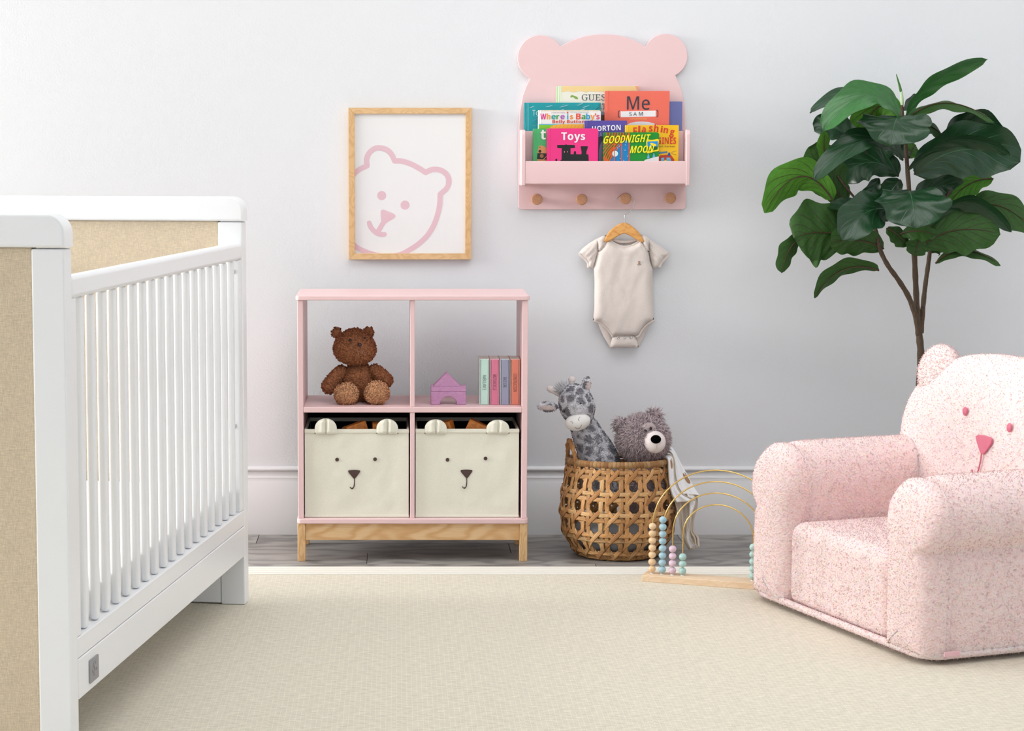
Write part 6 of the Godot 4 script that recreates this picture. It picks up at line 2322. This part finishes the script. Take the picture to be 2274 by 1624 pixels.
# ------------------------------------------------------------------ plush armchair
func make_armchair() -> void:
	var a := on_y(1675, 1325, 0.0104)
	var e1 := Vector3(0.342, 0, 0.9397)
	var fr := Vector3(-0.9397, 0, 0.342)
	var wid := 0.745
	var ylift := 0.0104
	var xf := Transform3D(Basis(e1, Vector3.UP, fr), a + e1 * wid / 2 + Vector3(0, ylift, 0))
	var ch := thing("armchair", "pink fluffy child's armchair with bear face and ears on its back", "armchair", xf)
	var pink := Color(1.0, 0.885, 0.875)
	var blush := Color(1.0, 0.895, 0.885)
	var f := {"d": 20000.0, "l": 0.0045, "w": 0.0009, "lean": 0.8, "shade": 0.02}
	# arms: a fat roll above a slimmer side, with a padded front
	var prof := spline(PackedVector2Array([Vector2(-0.076, 0.006), Vector2(-0.08, 0.1), Vector2(-0.078, 0.2), Vector2(-0.086, 0.265), Vector2(-0.09, 0.312), Vector2(-0.078, 0.365), Vector2(-0.046, 0.397), Vector2(0.0, 0.406), Vector2(0.048, 0.397), Vector2(0.088, 0.365), Vector2(0.105, 0.318), Vector2(0.1, 0.268), Vector2(0.072, 0.232), Vector2(0.083, 0.2), Vector2(0.088, 0.1), Vector2(0.084, 0.012), Vector2(0.07, 0.002), Vector2(0.0, 0.0), Vector2(-0.062, 0.001)]), 4, true)
	for i in prof.size():
		if prof[i].y > 0.24:
			prof[i].y = 0.24 + (prof[i].y - 0.24) * 0.89
	prof.reverse()
	var mid := Vector2(0.004, 0.22)
	# (z, how far the outline is drawn in)
	var rings := [[-0.64, 1.0], [-0.638, 0.6], [-0.632, 0.25], [-0.615, 0.1], [-0.58, 0.0], [-0.4, 0.0], [-0.2, 0.0], [-0.085, 0.0], [-0.066, 0.012], [-0.056, 0.09], [-0.046, 0.09], [-0.036, 0.016], [-0.022, 0.016], [-0.008, 0.07], [0.008, 0.17], [0.018, 0.32], [0.024, 0.55], [0.026, 0.8], [0.027, 1.0]]
	var draw := func(q: Vector2, r: float) -> Vector2:     # drawn in more at the top than at the foot
		return Vector2(lerpf(q.x, mid.x, r), lerpf(q.y, mid.y, r * (1.0 if q.y > mid.y else 0.25 + 0.75 * q.y / mid.y)))
	for s in [-1.0, 1.0]:
		var mb := MB.new()
		mb.m = xf
		mb.paint(pink)
		var k := prof.size()
		mb.grid(k, rings.size() - 1, func(u: float, v: float):
			var i := int(roundf(u * k)) % k
			var r: Array = rings[roundi(v * (rings.size() - 1))]
			var q: Vector2 = draw.call(prof[i], r[1])
			if s > 0:
				return Vector3(0.287 + q.x, q.y, r[0])
			q = draw.call(prof[k - 1 - i], r[1])
			return Vector3(-0.287 - q.x, q.y, r[0]), true)
		if not _outward(mb, xf * Vector3(s * 0.29, 0.22, -0.3)):
			_flip(mb)
		pile(part(ch, "arm", mb, MAT.fleece), mb, f, 100 + int(s))
	# seat block between the arms
	var mb := MB.new()
	mb.m = xf
	mb.paint(pink)
	mb.rbox(Vector3(0, 0.105, -0.23), Vector3(0.436, 0.206, 0.468), 0.035)
	pile(part(ch, "seat", mb, MAT.fleece), mb, f, 120)
	# back cushion shaped as a bear's head
	var tilt := Basis(Vector3.RIGHT, -0.08)
	var hc := Vector3(0.03, 0.375, -0.43)
	var hx := 0.4
	var hy := 0.24
	var hz := 0.085
	mb = MB.new()
	mb.m = xf * Transform3D(tilt, hc)
	mb.paint(blush)
	mb.grid(48, 30, func(u: float, v: float):
		var th := (v - 0.5) * PI
		var a2 := u * TAU
		var dd := Vector3(cos(th) * sin(a2), sin(th), cos(th) * cos(a2))
		# a plump lens, rounder than an ellipsoid
		var q := dd / pow(pow(absf(dd.x), 2.3) + pow(absf(dd.y), 2.3) + pow(absf(dd.z), 2.3), 1.0 / 2.3)
		return Vector3(q.x * hx, q.y * (hy if q.y > 0 else 0.34), q.z * (hz if q.z > 0 else 0.12)), true)
	var head := part(ch, "bear_back", mb, MAT.fleece_smooth)
	pile(head, mb, {"d": 16000.0, "l": 0.0045, "w": 0.0009, "lean": 0.9, "shade": 0.02}, 130)
	for s in [-1.0, 1.0]:
		mb = MB.new()
		mb.m = xf * Transform3D(tilt * Basis(Vector3(0, 0, 1), s * -0.62), hc + tilt * Vector3(s * 0.256, 0.178, 0.025))
		mb.paint(blush)
		mb.blob(Vector3.ZERO, Vector3(0.074, 0.062, 0.042), 28, 20, Basis(), func(d: Vector3): return 1.0 - (0.3 * maxf(0.0, d.z) * maxf(0.0, d.z) if d.z > 0 else 0.0))
		part(head, "ear", mb, MAT.fleece_smooth)
		var fz := fuzz_of(mb, {"d": 40000.0, "l": 0.006, "w": 0.0009, "lean": 0.8, "shade": 0.03}, 140 + int(s))
		part(head, "ear_fuzz", fz, MAT.fuzz).set_meta("kind", "stuff")
	# embroidered face
	var rose := Color(0.83, 0.44, 0.53)
	var front := func(x: float, y: float) -> Vector3:
		var ry := hy if y > 0 else 0.34
		var q := 1.0 - pow(absf(x) / hx, 2.3) - pow(absf(y) / ry, 2.3)
		return hc + tilt * Vector3(x, y, hz * pow(maxf(q, 0.0), 1.0 / 2.3) + 0.005)
	for e in [Vector2(-0.05, 0.1), Vector2(0.12, 0.083)]:
		mb = MB.new()
		mb.paint(rose)
		mb.m = xf * Transform3D(tilt, front.call(e.x, e.y))
		mb.blob(Vector3.ZERO, Vector3(0.0085, 0.0105, 0.004), 18, 10)
		part(head, "eye", mb, MAT.tinted)
	mb = MB.new()
	mb.paint(rose)
	mb.m = xf * Transform3D(tilt, front.call(0.036, 0.034))
	mb.slab(spline(PackedVector2Array([Vector2(-0.028, 0.012), Vector2(-0.02, 0.018), Vector2(0.004, 0.0195), Vector2(0.026, 0.017), Vector2(0.032, 0.01), Vector2(0.024, -0.004), Vector2(0.007, -0.0225), Vector2(0.0, -0.0235), Vector2(-0.008, -0.019), Vector2(-0.022, 0.0)]), 5, true), -0.004, 0.0015, 0.001)
	part(head, "nose", mb, MAT.tinted)
	mb = MB.new()
	mb.paint(rose)
	var line := PackedVector3Array()
	for q in [Vector2(0.035, 0.012), Vector2(0.033, -0.012), Vector2(0.026, -0.036), Vector2(0.017, -0.0425), Vector2(0.008, -0.038), Vector2(0.005, -0.031)]:
		line.append(xf * (front.call(q.x, q.y) as Vector3))
	mb.tube(spline3(line, 6), 0.0019, 8)
	part(head, "mouth", mb, MAT.tinted)
	# piping round the foot and a folded tag
	mb = MB.new()
	mb.paint(pink)
	var pp := PackedVector3Array()
	for q in round_rect(-0.36, -0.62, 0.366, 0.006, [0.05, 0.05, 0.05, 0.05], 8):
		pp.append(xf * Vector3(q.x, 0.009, q.y))
	var even := PackedVector3Array()
	for i in pp.size():
		var j := (i + 1) % pp.size()
		var n := maxi(1, int(pp[i].distance_to(pp[j]) / 0.02))
		for t in n:
			even.append(pp[i].lerp(pp[j], float(t) / n))
	mb.tube(even, 0.009, 8, true)
	pile(part(ch, "foot_piping", mb, MAT.fleece), mb, f, 150)
	mb = MB.new()
	mb.paint(Color(0.93, 0.74, 0.77))
	mb.m = xf * Transform3D(Basis(Vector3.UP, PI / 2), Vector3(0.389, 0.012, -0.045))
	mb.rbox(Vector3(0, 0.006, 0), Vector3(0.04, 0.011, 0.003), 0.001)
	part(ch, "fabric_tag", mb, MAT.tinted)

func fuzz_of(mb: MB, f: Dictionary, seed_: int) -> MB:
	var fz := MB.new()
	fz.v = mb.v.duplicate()
	fz.n = mb.n.duplicate()
	fz.t = mb.t.duplicate()
	fz.c = mb.c.duplicate()
	fz.ix = mb.ix.duplicate()
	fz.fur(f.d, f.l, f.w, f.lean, seed_, f.shade)
	# keep the tufts only
	var b := mb.v.size()
	var out := MB.new()
	out.v = fz.v.slice(b)
	out.n = fz.n.slice(b)
	out.t = fz.t.slice(b)
	out.c = fz.c.slice(b)
	for i in range(mb.ix.size(), fz.ix.size()):
		out.ix.append(fz.ix[i] - b)
	return out

func pile(parent: Node3D, mb: MB, f: Dictionary, seed_: int) -> void:
	part(parent, "pile", fuzz_of(mb, f, seed_), MAT.fuzz).set_meta("kind", "stuff")

func _outward(mb: MB, inside: Vector3) -> bool:
	var s := 0.0
	for i in range(0, mb.v.size(), 7):
		s += mb.n[i].dot(mb.v[i] - inside)
	return s > 0

func _flip(mb: MB) -> void:
	for i in mb.n.size():
		mb.n[i] = -mb.n[i]
	for i in range(0, mb.ix.size(), 3):
		var q := mb.ix[i + 1]
		mb.ix[i + 1] = mb.ix[i + 2]
		mb.ix[i + 2] = q
